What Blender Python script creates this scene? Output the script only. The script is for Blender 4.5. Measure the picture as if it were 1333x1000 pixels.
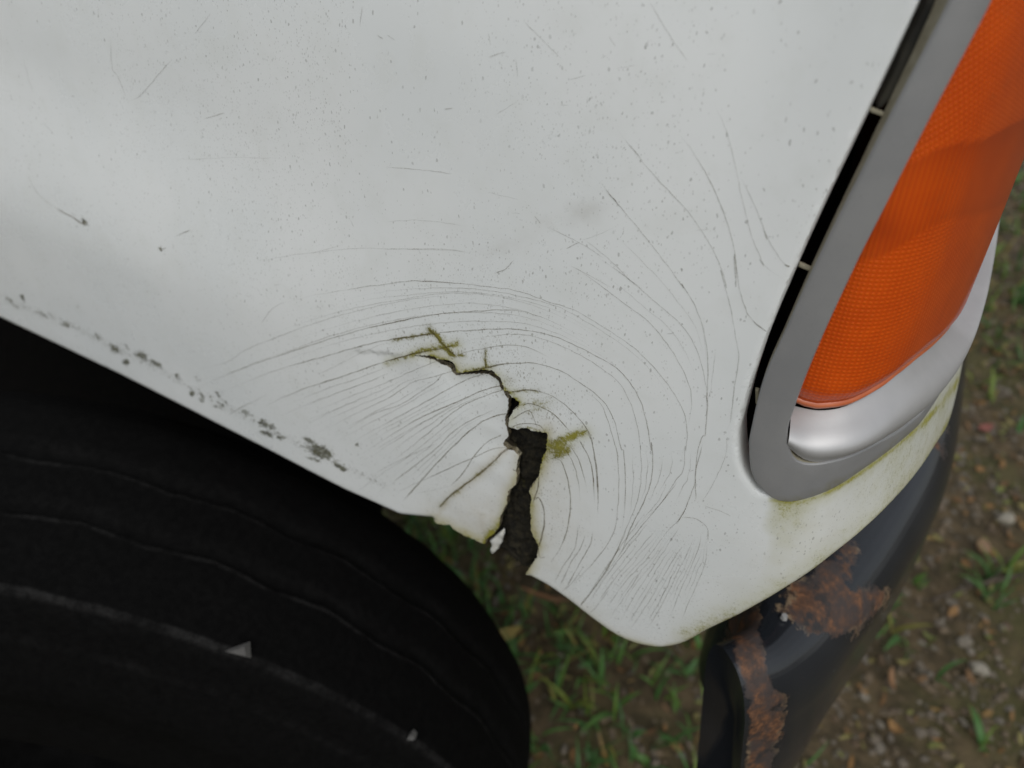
import bpy, bmesh, math, random
import numpy as np
from mathutils import Vector, Matrix, noise
from mathutils.geometry import delaunay_2d_cdt

for o in list(bpy.data.objects): bpy.data.objects.remove(o, do_unlink=True)
scene = bpy.context.scene
COL = scene.collection
rng = np.random.default_rng(7)
random.seed(7)

# ------------------------------------------------------------------ camera
ZC = 1.3577                      # camera height
ZE = ZC - 0.39                   # height of the fender's lower edge
PITCH, YAW = math.radians(40), math.radians(30)
FPX = 1037.0                     # focal length in pixels of the 1333 px wide photograph
CAM = np.array([0.0, -0.26, ZC])
Fv = np.array([-math.sin(YAW)*math.cos(PITCH), math.cos(YAW)*math.cos(PITCH), -math.sin(PITCH)])
Rv = np.array([math.cos(YAW), math.sin(YAW), 0.0])
Uv = np.cross(Rv, Fv)
cam_d = bpy.data.cameras.new('camera')
cam = bpy.data.objects.new('camera', cam_d); COL.objects.link(cam)
m = Matrix(((Rv[0], Uv[0], -Fv[0], CAM[0]), (Rv[1], Uv[1], -Fv[1], CAM[1]), (Rv[2], Uv[2], -Fv[2], CAM[2]), (0, 0, 0, 1)))
cam.matrix_world = m
cam_d.sensor_width = 36.0
cam_d.lens = 36.0*FPX/1333.0
cam_d.clip_start = 0.01
cam_d.clip_end = 2000
cam_d.dof.use_dof = True
cam_d.dof.focus_distance = 0.365
cam_d.dof.aperture_fstop = 7.2
scene.camera = cam

# ------------------------------------------------------------------ world, sun, exposure (overcast)
SUN_EL, SUN_AZ = math.radians(55), math.radians(145)      # azimuth clockwise from +Y
w = bpy.data.worlds.new('World'); scene.world = w; w.use_nodes = True
nt = w.node_tree; nt.nodes.clear()
sky = nt.nodes.new('ShaderNodeTexSky'); sky.sky_type = 'NISHITA'; sky.sun_disc = False
sky.sun_elevation = SUN_EL; sky.sun_rotation = SUN_AZ
sky.air_density = 1.6; sky.dust_density = 2.5; sky.ozone_density = 1.0
hs = nt.nodes.new('ShaderNodeHueSaturation'); hs.inputs['Saturation'].default_value = 0.3
bg = nt.nodes.new('ShaderNodeBackground'); bg.inputs['Strength'].default_value = 0.10
wo = nt.nodes.new('ShaderNodeOutputWorld')
nt.links.new(sky.outputs[0], hs.inputs['Color']); nt.links.new(hs.outputs[0], bg.inputs[0]); nt.links.new(bg.outputs[0], wo.inputs[0])
sd = bpy.data.lights.new('sun', 'SUN'); sd.energy = 0.8; sd.angle = math.radians(40); sd.color = (1.0, 0.985, 0.965)
so = bpy.data.objects.new('sun', sd); COL.objects.link(so)
dirv = Vector((math.sin(SUN_AZ)*math.cos(SUN_EL), math.cos(SUN_AZ)*math.cos(SUN_EL), math.sin(SUN_EL)))
so.rotation_euler = (-dirv).to_track_quat('-Z', 'Y').to_euler()
so.location = (0, -3, 6)
scene.view_settings.view_transform = 'Standard'
scene.view_settings.look = 'None'
scene.view_settings.gamma = 1.0
scene.view_settings.exposure = 0.36

# ------------------------------------------------------------------ helpers
def tag(o, label=None, cat=None, group=None, kind=None):
    if label: o['label'] = label
    if cat: o['category'] = cat
    if group: o['group'] = group
    if kind: o['kind'] = kind
    return o
def empty(name, loc=(0, 0, 0)):
    o = bpy.data.objects.new(name, None); o.location = loc; o.empty_display_size = .1; COL.objects.link(o); return o
def mesh_obj(name, V, Fc, mats, parent=None, smooth=True, attrs=None, mat_idx=None):
    me = bpy.data.meshes.new(name)
    me.from_pydata([tuple(map(float, v)) for v in V], [], [tuple(map(int, f)) for f in Fc])
    me.update()
    if not isinstance(mats, (list, tuple)): mats = [mats]
    for mt in mats: me.materials.append(mt)
    if smooth: me.polygons.foreach_set('use_smooth', [True]*len(me.polygons))
    if mat_idx is not None: me.polygons.foreach_set('material_index', [int(i) for i in mat_idx])
    for k, a in (attrs or {}).items():
        a = np.asarray(a, dtype=np.float32)
        if a.ndim == 1:
            at = me.attributes.new(k, 'FLOAT', 'POINT'); at.data.foreach_set('value', a)
        else:
            at = me.attributes.new(k, 'FLOAT_VECTOR', 'POINT'); at.data.foreach_set('vector', a.ravel())
    o = bpy.data.objects.new(name, me); COL.objects.link(o)
    if parent is not None:
        o.parent = parent
        o.matrix_parent_inverse = parent_world(parent).inverted()
    return o
def parent_world(p):
    M = p.matrix_basis.copy()
    while p.parent is not None:
        M = p.parent.matrix_basis @ p.matrix_parent_inverse @ M if False else p.parent.matrix_basis @ p.matrix_parent_inverse @ M
        p = p.parent
    return M

class NT:
    """small node helper"""
    def __init__(s, name):
        s.m = bpy.data.materials.new(name); s.m.use_nodes = True; s.t = s.m.node_tree; s.t.nodes.clear()
        s.out = s.t.nodes.new('ShaderNodeOutputMaterial')
    def n(s, typ, **kw):
        nd = s.t.nodes.new(typ)
        for k, v in kw.items():
            if k in nd.inputs.keys() if isinstance(k, str) else False: s.set(nd, k, v)
            else: setattr(nd, k, v)
        return nd
    def set(s, nd, k, v):
        if hasattr(v, 'is_output') or isinstance(v, bpy.types.NodeSocket): s.t.links.new(v, nd.inputs[k])
        else: nd.inputs[k].default_value = v
    def math(s, op, a, b=0.0, c=0.0, clamp=False):
        nd = s.t.nodes.new('ShaderNodeMath'); nd.operation = op; nd.use_clamp = clamp
        for i, v in enumerate((a, b, c)):
            if isinstance(v, bpy.types.NodeSocket): s.t.links.new(v, nd.inputs[i])
            else: nd.inputs[i].default_value = v
        return nd.outputs[0]
    def mix(s, f, a, b):
        nd = s.t.nodes.new('ShaderNodeMix'); nd.data_type = 'RGBA'
        for i, v in ((0, f), (6, a), (7, b)):
            if isinstance(v, bpy.types.NodeSocket): s.t.links.new(v, nd.inputs[i])
            elif i == 0: nd.inputs[i].default_value = v
            else: nd.inputs[i].default_value = (*v, 1.0)
        return nd.outputs[2]
    def attr(s, name):
        nd = s.t.nodes.new('ShaderNodeAttribute'); nd.attribute_name = name; return nd
    def coord(s):
        return s.t.nodes.new('ShaderNodeTexCoord').outputs['Object']
    def noise(s, scale, detail=4.0, rough=.55, vec=None, col=False, dist=0.0):
        nd = s.t.nodes.new('ShaderNodeTexNoise'); nd.inputs['Scale'].default_value = scale
        nd.inputs['Detail'].default_value = detail; nd.inputs['Roughness'].default_value = rough; nd.inputs['Distortion'].default_value = dist
        s.t.links.new(vec if vec is not None else s.coord(), nd.inputs['Vector'])
        return nd.outputs['Color' if col else 0]
    def voro(s, scale, vec=None, out='Distance', feature='F1', rnd=1.0):
        nd = s.t.nodes.new('ShaderNodeTexVoronoi'); nd.feature = feature; nd.inputs['Scale'].default_value = scale
        nd.inputs['Randomness'].default_value = rnd
        s.t.links.new(vec if vec is not None else s.coord(), nd.inputs['Vector'])
        return nd.outputs[out]
    def ramp(s, v, lo, hi, a=0.0, b=1.0):
        nd = s.t.nodes.new('ShaderNodeMapRange'); nd.interpolation_type = 'SMOOTHSTEP'
        nd.inputs['From Min'].default_value = lo; nd.inputs['From Max'].default_value = hi
        nd.inputs['To Min'].default_value = a; nd.inputs['To Max'].default_value = b
        s.t.links.new(v, nd.inputs['Value']); return nd.outputs[0]
    def bump(s, h, strength=.3, dist=.001, normal=None):
        nd = s.t.nodes.new('ShaderNodeBump'); nd.inputs['Strength'].default_value = strength; nd.inputs['Distance'].default_value = dist
        s.t.links.new(h, nd.inputs['Height'])
        if normal is not None: s.t.links.new(normal, nd.inputs['Normal'])
        return nd.outputs[0]
    def bsdf(s, color, rough=.5, normal=None, metallic=0.0, spec=.5, coat=0.0, coat_rough=.1, sub=0.0, trans=0.0, ior=1.5):
        nd = s.t.nodes.new('ShaderNodeBsdfPrincipled')
        def st(k, v):
            if isinstance(v, bpy.types.NodeSocket): s.t.links.new(v, nd.inputs[k])
            elif isinstance(v, tuple) and len(v) == 3: nd.inputs[k].default_value = (*v, 1)
            else: nd.inputs[k].default_value = v
        st('Base Color', color); st('Roughness', rough); st('Metallic', metallic); st('Specular IOR Level', spec)
        st('Coat Weight', coat); st('Coat Roughness', coat_rough); st('Transmission Weight', trans); st('IOR', ior)
        if normal is not None: s.t.links.new(normal, nd.inputs['Normal'])
        return nd.outputs[0]
    def done(s, sh):
        s.t.links.new(sh, s.out.inputs['Surface']); return s.m

def simple_mat(name, c1, c2, scale=60, rough=.6, bump=.2, metallic=0.0, spec=.5, bdist=.001, detail=5):
    k = NT(name); n = k.noise(scale, detail)
    return k.done(k.bsdf(k.mix(k.ramp(n, .3, .7), c1, c2), rough, k.bump(n, bump, bdist), metallic, spec))

# ------------------------------------------------------------------ body surface: a plan profile swept vertically
def catmull(P, n):
    P = np.asarray(P, float); Q = np.vstack([2*P[0]-P[1], P, 2*P[-1]-P[-2]]); out = []
    for i in range(len(P)-1):
        p0, p1, p2, p3 = Q[i:i+4]
        t = np.linspace(0, 1, n, endpoint=False)[:, None]
        out.append(.5*((2*p1)+(-p0+p2)*t+(2*p0-5*p1+4*p2-p3)*t**2+(-p0+3*p1-3*p2+p3)*t**3))
    return np.vstack(out+[P[-1:]])
def resample(P, step):
    P = np.asarray(P, float); d = np.r_[0, np.cumsum(np.linalg.norm(np.diff(P, axis=0), axis=1))]
    n = max(2, int(round(d[-1]/step))+1); u = np.linspace(0, d[-1], n)
    return np.stack([np.interp(u, d, P[:, k]) for k in range(P.shape[1])], 1)
PROF = [(-1.7, .030), (-1.2, .012), (-.8, .003), (-.5, 0), (-.3, 0), (-.15, 0), (-.08, .0003), (-.05, .0008), (-.032, .0022), (-.016, .0058),
        (-.004, .0125), (.006, .0255), (.0165, .053), (.0255, .088), (.031, .12), (.034, .15), (.0355, .18), (.036, .22), (.034, .3), (.027, .45), (.012, .7), (-.01, 1.1)]
PC = resample(catmull(PROF, 30), .003)
PS = np.r_[0, np.cumsum(np.linalg.norm(np.diff(PC, axis=0), axis=1))]
PT = np.gradient(PC, axis=0); PT /= np.linalg.norm(PT, axis=1)[:, None]
PN = np.stack([PT[:, 1], -PT[:, 0]], 1)                      # outward (-Y on the side, +X on the front)
i0 = np.argmin(np.abs(PC[:, 0]+.05)*(1)+10*(PC[:, 1] > .01)); PS = PS-PS[i0]   # s = 0 where the corner begins
def sstep(x, a, b):
    t = np.clip((np.asarray(x, float)-a)/(b-a), 0, 1); return t*t*(3-2*t)
def inset(s, z):
    lean = (.34-.24*sstep(s, -.02, .08))*np.clip(z-ZE-.05, 0, None)**2
    lean = lean+.014*sstep(z, ZE+.11, ZE+.235)*(1-sstep(s, -.38, -.06))
    tuck = -.019*(1-sstep(z, ZE+.03, ZE+.16))*sstep(s, .02, .11)
    return lean+tuck
def surf(s, z, off=0.0):
    s = np.asarray(s, float); z = np.asarray(z, float)
    c = np.stack([np.interp(s, PS, PC[:, k]) for k in (0, 1)], -1); n = np.stack([np.interp(s, PS, PN[:, k]) for k in (0, 1)], -1)
    n /= np.linalg.norm(n, axis=-1, keepdims=True)
    d = (off-inset(s, z))
    p = c+n*np.asarray(d)[..., None]
    return np.concatenate([p, np.broadcast_to(z, s.shape)[..., None]], -1)
def rays(px):
    px = np.atleast_2d(np.asarray(px, float))
    return Fv*FPX+Rv*(px[:, :1]-666.5)-Uv*(px[:, 1:2]-500)
def pixel(P):
    d = np.asarray(P, float)-CAM; z = d@Fv
    return np.stack([666.5+FPX*(d@Rv)/z, 500-FPX*(d@Uv)/z], -1)
def sdist(P, off):
    """outward distance of points to the body surface at the given offset, and s"""
    out = np.empty(len(P)); ss = np.empty(len(P))
    off = np.broadcast_to(np.asarray(off, float), (len(P),))
    for a in range(0, len(P), 1500):
        q = P[a:a+1500]
        dd = (q[:, :1]-PC[None, :, 0])**2+(q[:, 1:2]-PC[None, :, 1])**2; i = dd.argmin(1)
        v = q[:, :2]-PC[i]; s = PS[i]+(v*PT[i]).sum(1)
        out[a:a+1500] = (v*PN[i]).sum(1)-off[a:a+1500]+inset(s, q[:, 2]); ss[a:a+1500] = s
    return out, ss
def hit(px, off=0.0):
    """(s, z) where the sight line of photograph pixels meets the body surface"""
    D = rays(px); n = len(D); T = np.linspace(.12, 1.0, 60)/FPX; off = np.broadcast_to(np.asarray(off, float), (n,))
    G = sdist((CAM+D[:, None, :]*T[None, :, None]).reshape(-1, 3), np.repeat(off, 60))[0].reshape(n, 60)
    neg = G <= 0; k = np.where(neg.any(1), neg.argmax(1), G.argmin(1))
    hi = T[k]; lo = np.where(neg.any(1), T[np.maximum(k-1, 0)], hi)
    for _i in range(13):
        mid_ = .5*(lo+hi); gm, _ = sdist(CAM+D*mid_[:, None], off); lo = np.where(gm > 0, mid_, lo); hi = np.where(gm > 0, hi, mid_)
    P = CAM+D*hi[:, None]; _, ss_ = sdist(P, off)
    return np.stack([ss_, P[:, 2]], 1)

# crops of the photograph in which outlines were measured: x0, y0, scale
CR = {'A': (250, 300, 3.3333), 'B': (650, 300, 3.3333), 'C': (650, 550, 3.3333), 'D': (480, 400, 3.8086), 'E': (530, 540, 3.8086),
      'F': (500, 0, 2.6667), 'G': (0, 0, 2.6667), 'H': (0, 350, 2.6667), 'P': (0, 0, 1.0), 'K': (933, 480, 3.3333), 'J': (933, 280, 3.3333), 'I': (933, 0, 3.3333), 'M': (833, 700, 2.6667)}
def px(spec):
    """'A 10,20 30,40 B 1,2' -> pixels"""
    out = []; c = 'P'
    for tok in spec.split():
        if tok in CR: c = tok
        else:
            x, y = tok.split(','); x0, y0, s = CR[c]; out.append((x0+float(x)/s, y0+float(y)/s))
    return np.array(out)
def poly_dist(Q, L):
    """distance of pixels Q to polyline L"""
    L = np.asarray(L, float); Q = np.asarray(Q, float)
    best = np.full(len(Q), 1e9)
    for a, b in zip(L[:-1], L[1:]):
        ab = b-a; t = np.clip(((Q-a)@ab)/(ab@ab+1e-9), 0, 1)
        best = np.minimum(best, np.linalg.norm(Q-a-t[:, None]*ab, axis=1))
    return best
def inside(Q, poly):
    Q = np.asarray(Q); x, y = Q[:, 0], Q[:, 1]; r = np.zeros(len(Q), bool); n = len(poly)
    for i in range(n):
        x1, y1 = poly[i]; x2, y2 = poly[(i+1) % n]
        c = (y1 > y) != (y2 > y)
        with np.errstate(divide='ignore', invalid='ignore'):
            r ^= c & (x < (x2-x1)*(y-y1)/(y2-y1+1e-15)+x1)
    return r
def cdt(boundary, holes, pts, margin=.0004):
    """triangulate a polygon with holes in (s, z); returns verts, tris, list of loops (vertex indices)"""
    V = []; E = []; loops = []
    for lp in [boundary]+holes:
        b = len(V); n = len(lp); V += [Vector((float(p[0]), float(p[1]))) for p in lp]; E += [(b+i, b+(i+1) % n) for i in range(n)]; loops.append(list(range(b, b+n)))
    Q = np.asarray(pts); k = inside(Q, boundary)
    for h in holes: k &= ~inside(Q, h)
    Q = Q[k]
    for lp in [boundary]+holes: Q = Q[poly_dist(Q, np.vstack([lp, lp[:1]])) > margin]
    V += [Vector((float(p[0]), float(p[1]))) for p in Q]
    vo, eo, fo, ov, oe, of = delaunay_2d_cdt(V, E, [], 0, 1e-7)
    vo = np.array([tuple(v) for v in vo]); fo = np.array([f for f in fo if len(f) == 3])
    c = vo[fo].mean(1); k = inside(c, boundary)
    for h in holes: k &= ~inside(c, h)
    fo = fo[k]
    a = vo[fo[:, 1]]-vo[fo[:, 0]]; b = vo[fo[:, 2]]-vo[fo[:, 0]]; fl = (a[:, 0]*b[:, 1]-a[:, 1]*b[:, 0]) < 0
    fo[fl] = fo[fl][:, ::-1]
    inv = {}
    for i, o in enumerate(ov):
        for j in o: inv[j] = i
    return vo, fo, [[inv[i] for i in lp] for lp in loops]

#MATERIALS#
# ------------------------------------------------------------------ materials
def gelcoat():
    k = NT('aged_white_gelcoat'); co = k.coord()
    n1 = k.noise(9, 3, .5, co); n2 = k.noise(60, 5, .6, co)
    base = k.mix(k.ramp(n1, .3, .7), (.645, .672, .672), (.685, .705, .702))
    base = k.mix(k.math('MULTIPLY', k.ramp(n2, .45, .75), .35), base, (.60, .62, .60))
    grime = k.attr('grime').outputs['Fac']; algae = k.attr('algae').outputs['Fac']; tan = k.attr('tan').outputs['Fac']; smear = k.attr('smear').outputs['Fac']; fleck = k.attr('fleck').outputs['Fac']
    # tan staining
    tn = k.math('MULTIPLY', tan, k.ramp(k.noise(120, 5, .65, co), .25, .7, .45, 1.0), clamp=True)
    base = k.mix(tn, base, (.40, .33, .20))
    sm = k.math('MULTIPLY', smear, k.ramp(k.noise(200, 4, .6, co), .3, .65, .6, 1), clamp=True)
    base = k.mix(sm, base, (.40, .39, .36))
    # algae: soft film broken up by noise
    an = k.noise(420, 6, .7, co); am = k.noise(90, 4, .6, co)
    af = k.noise(1100, 4, .7, co)
    nz_ = k.math('ADD', k.math('MULTIPLY', an, .4), k.math('ADD', k.math('MULTIPLY', am, .3), k.math('MULTIPLY', af, .5)))
    al = k.math('ADD', k.math('MULTIPLY', k.ramp(k.math('ADD', k.math('MULTIPLY', algae, .75), k.math('MULTIPLY_ADD', nz_, 1.9, -1.14)), .22, .70), k.ramp(algae, .02, .2, 0, .92)), k.math('MULTIPLY', algae, .33), clamp=True)
    base = k.mix(al, base, k.mix(k.ramp(am, .4, .65), (.105, .096, .010), (.18, .165, .016)))
    film = k.attr('film').outputs['Fac']; fm_ = k.math('MULTIPLY', film, k.ramp(k.math('ADD', k.math('MULTIPLY', am, .6), k.math('MULTIPLY', an, .4)), .3, .65, .55, 1.05), clamp=True)
    base = k.mix(fm_, base, (.31, .295, .04))
    # fine specks everywhere, more with 'fleck'
    def specks(scale, r0, r1, dens, addf, seed):
        mp = k.t.nodes.new('ShaderNodeMapping'); mp.inputs['Location'].default_value = (seed, seed*1.7, seed*.3); mp.inputs['Scale'].default_value = (1, 1, .62); k.t.links.new(co, mp.inputs['Vector'])
        wv = k.t.nodes.new('ShaderNodeVectorMath'); wv.operation = 'ADD'
        nz = k.noise(scale*1.1, 2, .5, mp.outputs[0], col=True); sc = k.t.nodes.new('ShaderNodeVectorMath'); sc.operation = 'SCALE'; sc.inputs['Scale'].default_value = .9/scale
        k.t.links.new(nz, sc.inputs[0]); k.t.links.new(mp.outputs[0], wv.inputs[0]); k.t.links.new(sc.outputs[0], wv.inputs[1])
        vn = k.t.nodes.new('ShaderNodeTexVoronoi'); vn.inputs['Scale'].default_value = scale; k.t.links.new(wv.outputs[0], vn.inputs['Vector']); d = vn.outputs['Distance']; c = vn.outputs['Color']
        sep = k.t.nodes.new('ShaderNodeSeparateColor'); k.t.links.new(c, sep.inputs[0])
        patch = k.ramp(k.noise(14, 3, .6, mp.outputs[0]), .35, .75)
        th = k.math('ADD', k.math('MULTIPLY', patch, dens), addf)
        on = k.math('LESS_THAN', sep.outputs[0], th)
        rad = k.math('MULTIPLY_ADD', sep.outputs[1], r1-r0, r0)
        e = k.math('SUBTRACT', rad, d); 
        return k.math('MULTIPLY', k.ramp(e, -.03, .07), k.math('MULTIPLY', on, k.math('MULTIPLY_ADD', sep.outputs[2], .7, .3)))
    fadd = k.math('MULTIPLY_ADD', fleck, 1.3, .02)
    s1 = specks(620, .12, .36, .38, fadd, .3)
    s2 = specks(300, .05, .15, .16, k.math('MULTIPLY', fleck, .5), 1.7)
    s3 = specks(1150, .15, .42, .6, k.math('MULTIPLY', fleck, .9), 4.1)
    dirt = k.mix(k.math('MULTIPLY', k.math('ADD', fleck, algae), 1.0, clamp=True), (.20, .20, .185), (.10, .08, .015))
    base = k.mix(k.math('MULTIPLY', s3, .40), base, dirt)
    base = k.mix(k.math('MULTIPLY', s1, .55), base, dirt)
    base = k.mix(k.math('MULTIPLY', s2, .45), base, k.mix(.35, dirt, (.05, .05, .04)))
    # black lichen clusters on the lip
    gn = k.noise(480, 6, .75, co); gm = k.noise(1000, 3, .7, co)
    gr = k.math('MULTIPLY', k.ramp(k.math('ADD', grime, k.math('MULTIPLY_ADD', gn, 2.0, -1.30)), .0, .25), k.ramp(gm, .3, .55, .45, 1), clamp=True)
    base = k.mix(gr, base, k.mix(k.ramp(an, .4, .6), (.05, .05, .04), (.11, .11, .05)))
    ro = k.math('ADD', k.math('ADD', k.math('MULTIPLY_ADD', n2, .05, .20), k.math('MULTIPLY', n1, .12)), k.math('MULTIPLY', al, .4))
    hh = k.math('ADD', k.math('MULTIPLY', n2, .5), k.math('MULTIPLY', k.math('ADD', s1, gr), 1.0))
    return k.done(k.bsdf(base, ro, k.bump(hh, .22, .0003), spec=.6))
M_GEL = gelcoat()
def edge_mat():
    k = NT('broken_fibreglass'); co = k.coord(); n = k.noise(500, 6, .7, co); n2 = k.noise(90, 4, .6, co)
    c = k.mix(k.ramp(n2, .35, .65), (.30, .27, .19), (.10, .075, .035)); c = k.mix(k.ramp(n, .42, .62), c, (.025, .022, .01))
    return k.done(k.bsdf(c, .8, k.bump(n, .5, .001)))
M_EDGE = edge_mat()
def crack_mat():
    k = NT('crack_dirt'); co = k.coord(); a = k.attr('alpha').outputs['Fac']; g = k.attr('green').outputs['Fac']
    n = k.noise(700, 5, .7, co); n2 = k.noise(70, 3, .6, co)
    n3 = k.noise(1500, 3, .6, co); al = k.math('MULTIPLY', a, k.math('MULTIPLY', k.math('MULTIPLY', k.ramp(n, .36, .58, .55, 1.1), k.ramp(n3, .32, .56, .65, 1.1)), k.ramp(n2, .3, .6, .65, 1.1)), clamp=True)
    c = k.mix(g, (.15, .125, .085), (.12, .098, .022)); c = k.mix(k.ramp(n, .55, .75), c, (.06, .05, .028))
    tr = k.t.nodes.new('ShaderNodeBsdfTransparent'); mx = k.t.nodes.new('ShaderNodeMixShader')
    k.t.links.new(al, mx.inputs[0]); k.t.links.new(tr.outputs[0], mx.inputs[1]); k.t.links.new(k.bsdf(c, .85), mx.inputs[2])
    return k.done(mx.outputs[0])
M_CRACK = crack_mat()
def mud():
    k = NT('black_fibre_mud'); co = k.coord(); n = k.noise(260, 8, .75, co); n2 = k.noise(70, 4, .6, co)
    c = k.mix(k.ramp(n, .4, .75), (.010, .009, .006), (.05, .042, .022)); c = k.mix(k.math('MULTIPLY', k.ramp(n2, .6, .72), .7), c, (.075, .065, .012))
    return k.done(k.bsdf(c, .9, k.bump(n, .9, .004), spec=.3))
M_MUD = mud()
def bezel_mat():
    k = NT('silver_grey_plastic'); co = k.coord(); n = k.noise(900, 4, .6, co); n2 = k.noise(35, 4, .6, co)
    ed = k.attr('algae').outputs['Fac']
    c = k.mix(k.ramp(n2, .3, .7), (.225, .228, .232), (.255, .256, .256)); c = k.mix(k.math('MULTIPLY', k.ramp(n, .58, .75), .25), c, (.16, .16, .15))
    al = k.math('MULTIPLY', ed, k.ramp(k.noise(300, 5, .7, co), .3, .6), clamp=True)
    c = k.mix(al, c, (.17, .15, .025))
    return k.done(k.bsdf(c, k.math('MULTIPLY_ADD', n2, .12, .36), k.bump(n, .08, .0003), metallic=.25, spec=.5))
M_BEZ = bezel_mat()
def ledge_mat():
    k = NT('silver_paint'); co = k.coord(); n = k.noise(1200, 4, .6, co); n2 = k.noise(30, 4, .6, co)
    c = k.mix(k.ramp(n2, .3, .7), (.40, .40, .40), (.45, .45, .45)); c = k.mix(k.math('MULTIPLY', k.ramp(n, .6, .75), .2), c, (.35, .34, .32))
    return k.done(k.bsdf(c, .44, k.bump(n, .05, .0002), metallic=.45))
M_LEDGE = ledge_mat()
M_CREAM = simple_mat('yellowed_cut_edge', (.20, .18, .12), (.28, .26, .19), 180, .7, .2)
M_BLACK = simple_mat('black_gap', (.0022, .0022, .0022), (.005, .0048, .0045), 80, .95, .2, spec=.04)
M_DUSTY = simple_mat('dusty_black_plastic', (.008, .008, .007), (.045, .042, .03), 70, .8, .3)
def lens_mat():
    k = NT('amber_lens'); uvn = k.attr('luv').outputs['Vector']; sep = k.t.nodes.new('ShaderNodeSeparateXYZ'); k.t.links.new(uvn, sep.inputs[0])
    u, v, zn = sep.outputs
    P = 2*math.pi
    su = k.math('SINE', k.math('MULTIPLY', u, P/.0027)); sv = k.math('SINE', k.math('MULTIPLY', v, P/.0019))
    d1 = k.math('ADD', u, k.math('MULTIPLY', v, .45)); sd_ = k.math('SINE', k.math('MULTIPLY', d1, P/.0022))
    sd2 = k.math('SINE', k.math('MULTIPLY', k.math('SUBTRACT', k.math('MULTIPLY', u, .5), v), P/.0025))
    grid = k.math('MAXIMUM', k.math('ABSOLUTE', su), k.math('ABSOLUTE', sv))
    grid = k.math('MULTIPLY', k.math('ADD', su, 1), k.math('MULTIPLY', k.math('ADD', sv, 1), .25))
    ribs = k.math('MULTIPLY_ADD', su, .5, .5)
    comb = k.math('MULTIPLY', k.math('ADD', sd_, 1), k.math('MULTIPLY', k.math('ADD', sd2, 1), .25))
    # zones by height: lower grid, middle ribs, upper diagonal prisms
    za = k.attr('zone').outputs['Fac']
    mid = k.ramp(za, .97, 1.03); top = k.ramp(za, 1.97, 2.03)
    def lerp(f, a, b): return k.math('ADD', k.math('MULTIPLY', a, k.math('SUBTRACT', 1.0, f)), k.math('MULTIPLY', b, f))
    h = lerp(top, lerp(mid, grid, k.math('MULTIPLY', ribs, .7)), comb)
    n2 = k.noise(45, 3, .5)
    deep = k.mix(k.ramp(n2, .3, .7), (.60, .066, .0005), (.68, .082, .001))
    lite = (.84, .145, .002)
    c = k.mix(k.math('MULTIPLY', h, .55), deep, lite)
    c = k.mix(k.math('MULTIPLY', k.attr('dark').outputs['Fac'], .8, clamp=True), c, (.36, .036, .001))
    fv_ = k.t.nodes.new('ShaderNodeTexVoronoi'); fv_.inputs['Scale'].default_value = 22; k.t.links.new(k.noise(9, 2, .5, col=True), fv_.inputs['Vector'])
    fs_ = k.t.nodes.new('ShaderNodeSeparateColor'); k.t.links.new(fv_.outputs['Color'], fs_.inputs[0])
    c = k.mix(k.math('MULTIPLY', fs_.outputs[0], .22), c, (.50, .05, .001))  # cell tones painted in place of reflector facets showing through the lens
    # a thin worn film of dirt
    c = k.mix(k.math('MULTIPLY', k.ramp(k.noise(120, 5, .7), .55, .8), .25), c, (.25, .09, .02))
    bs = k.bsdf(c, .45, k.bump(h, .45, .0004), spec=.3, coat=.5, coat_rough=.12)
    tl = k.t.nodes.new('ShaderNodeBsdfTranslucent'); k.t.links.new(c, tl.inputs[0])
    mx = k.t.nodes.new('ShaderNodeMixShader'); mx.inputs[0].default_value = .2
    k.t.links.new(bs, mx.inputs[1]); k.t.links.new(tl.outputs[0], mx.inputs[2])
    return k.done(mx.outputs[0])
M_LENS = lens_mat()
M_SEAL = simple_mat('lens_edge_flange', (.42, .10, .03), (.48, .13, .05), 100, .35, .05)
M_REFL = simple_mat('lamp_reflector', (.4, .4, .4), (.5, .5, .5), 20, .3, .0, metallic=.8)
def rubber():
    k = NT('tyre_rubber'); co = k.coord(); d = k.attr('dust').outputs['Fac']
    n = k.noise(25, 5, .65, co); n2 = k.noise(170, 6, .7, co)
    c = k.mix(k.ramp(n2, .3, .75), (.0022, .0022, .0022), (.0042, .0042, .0041))
    dm = k.math('MULTIPLY', d, k.math('MULTIPLY', k.ramp(n, .35, .7, .15, 1), k.ramp(n2, .3, .65, .2, 1.0)), clamp=True)
    c = k.mix(dm, c, (.019, .0187, .0183))
    return k.done(k.bsdf(c, 0.9, k.bump(n2, .3, .002), spec=.05))
M_RUB = rubber()
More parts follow.
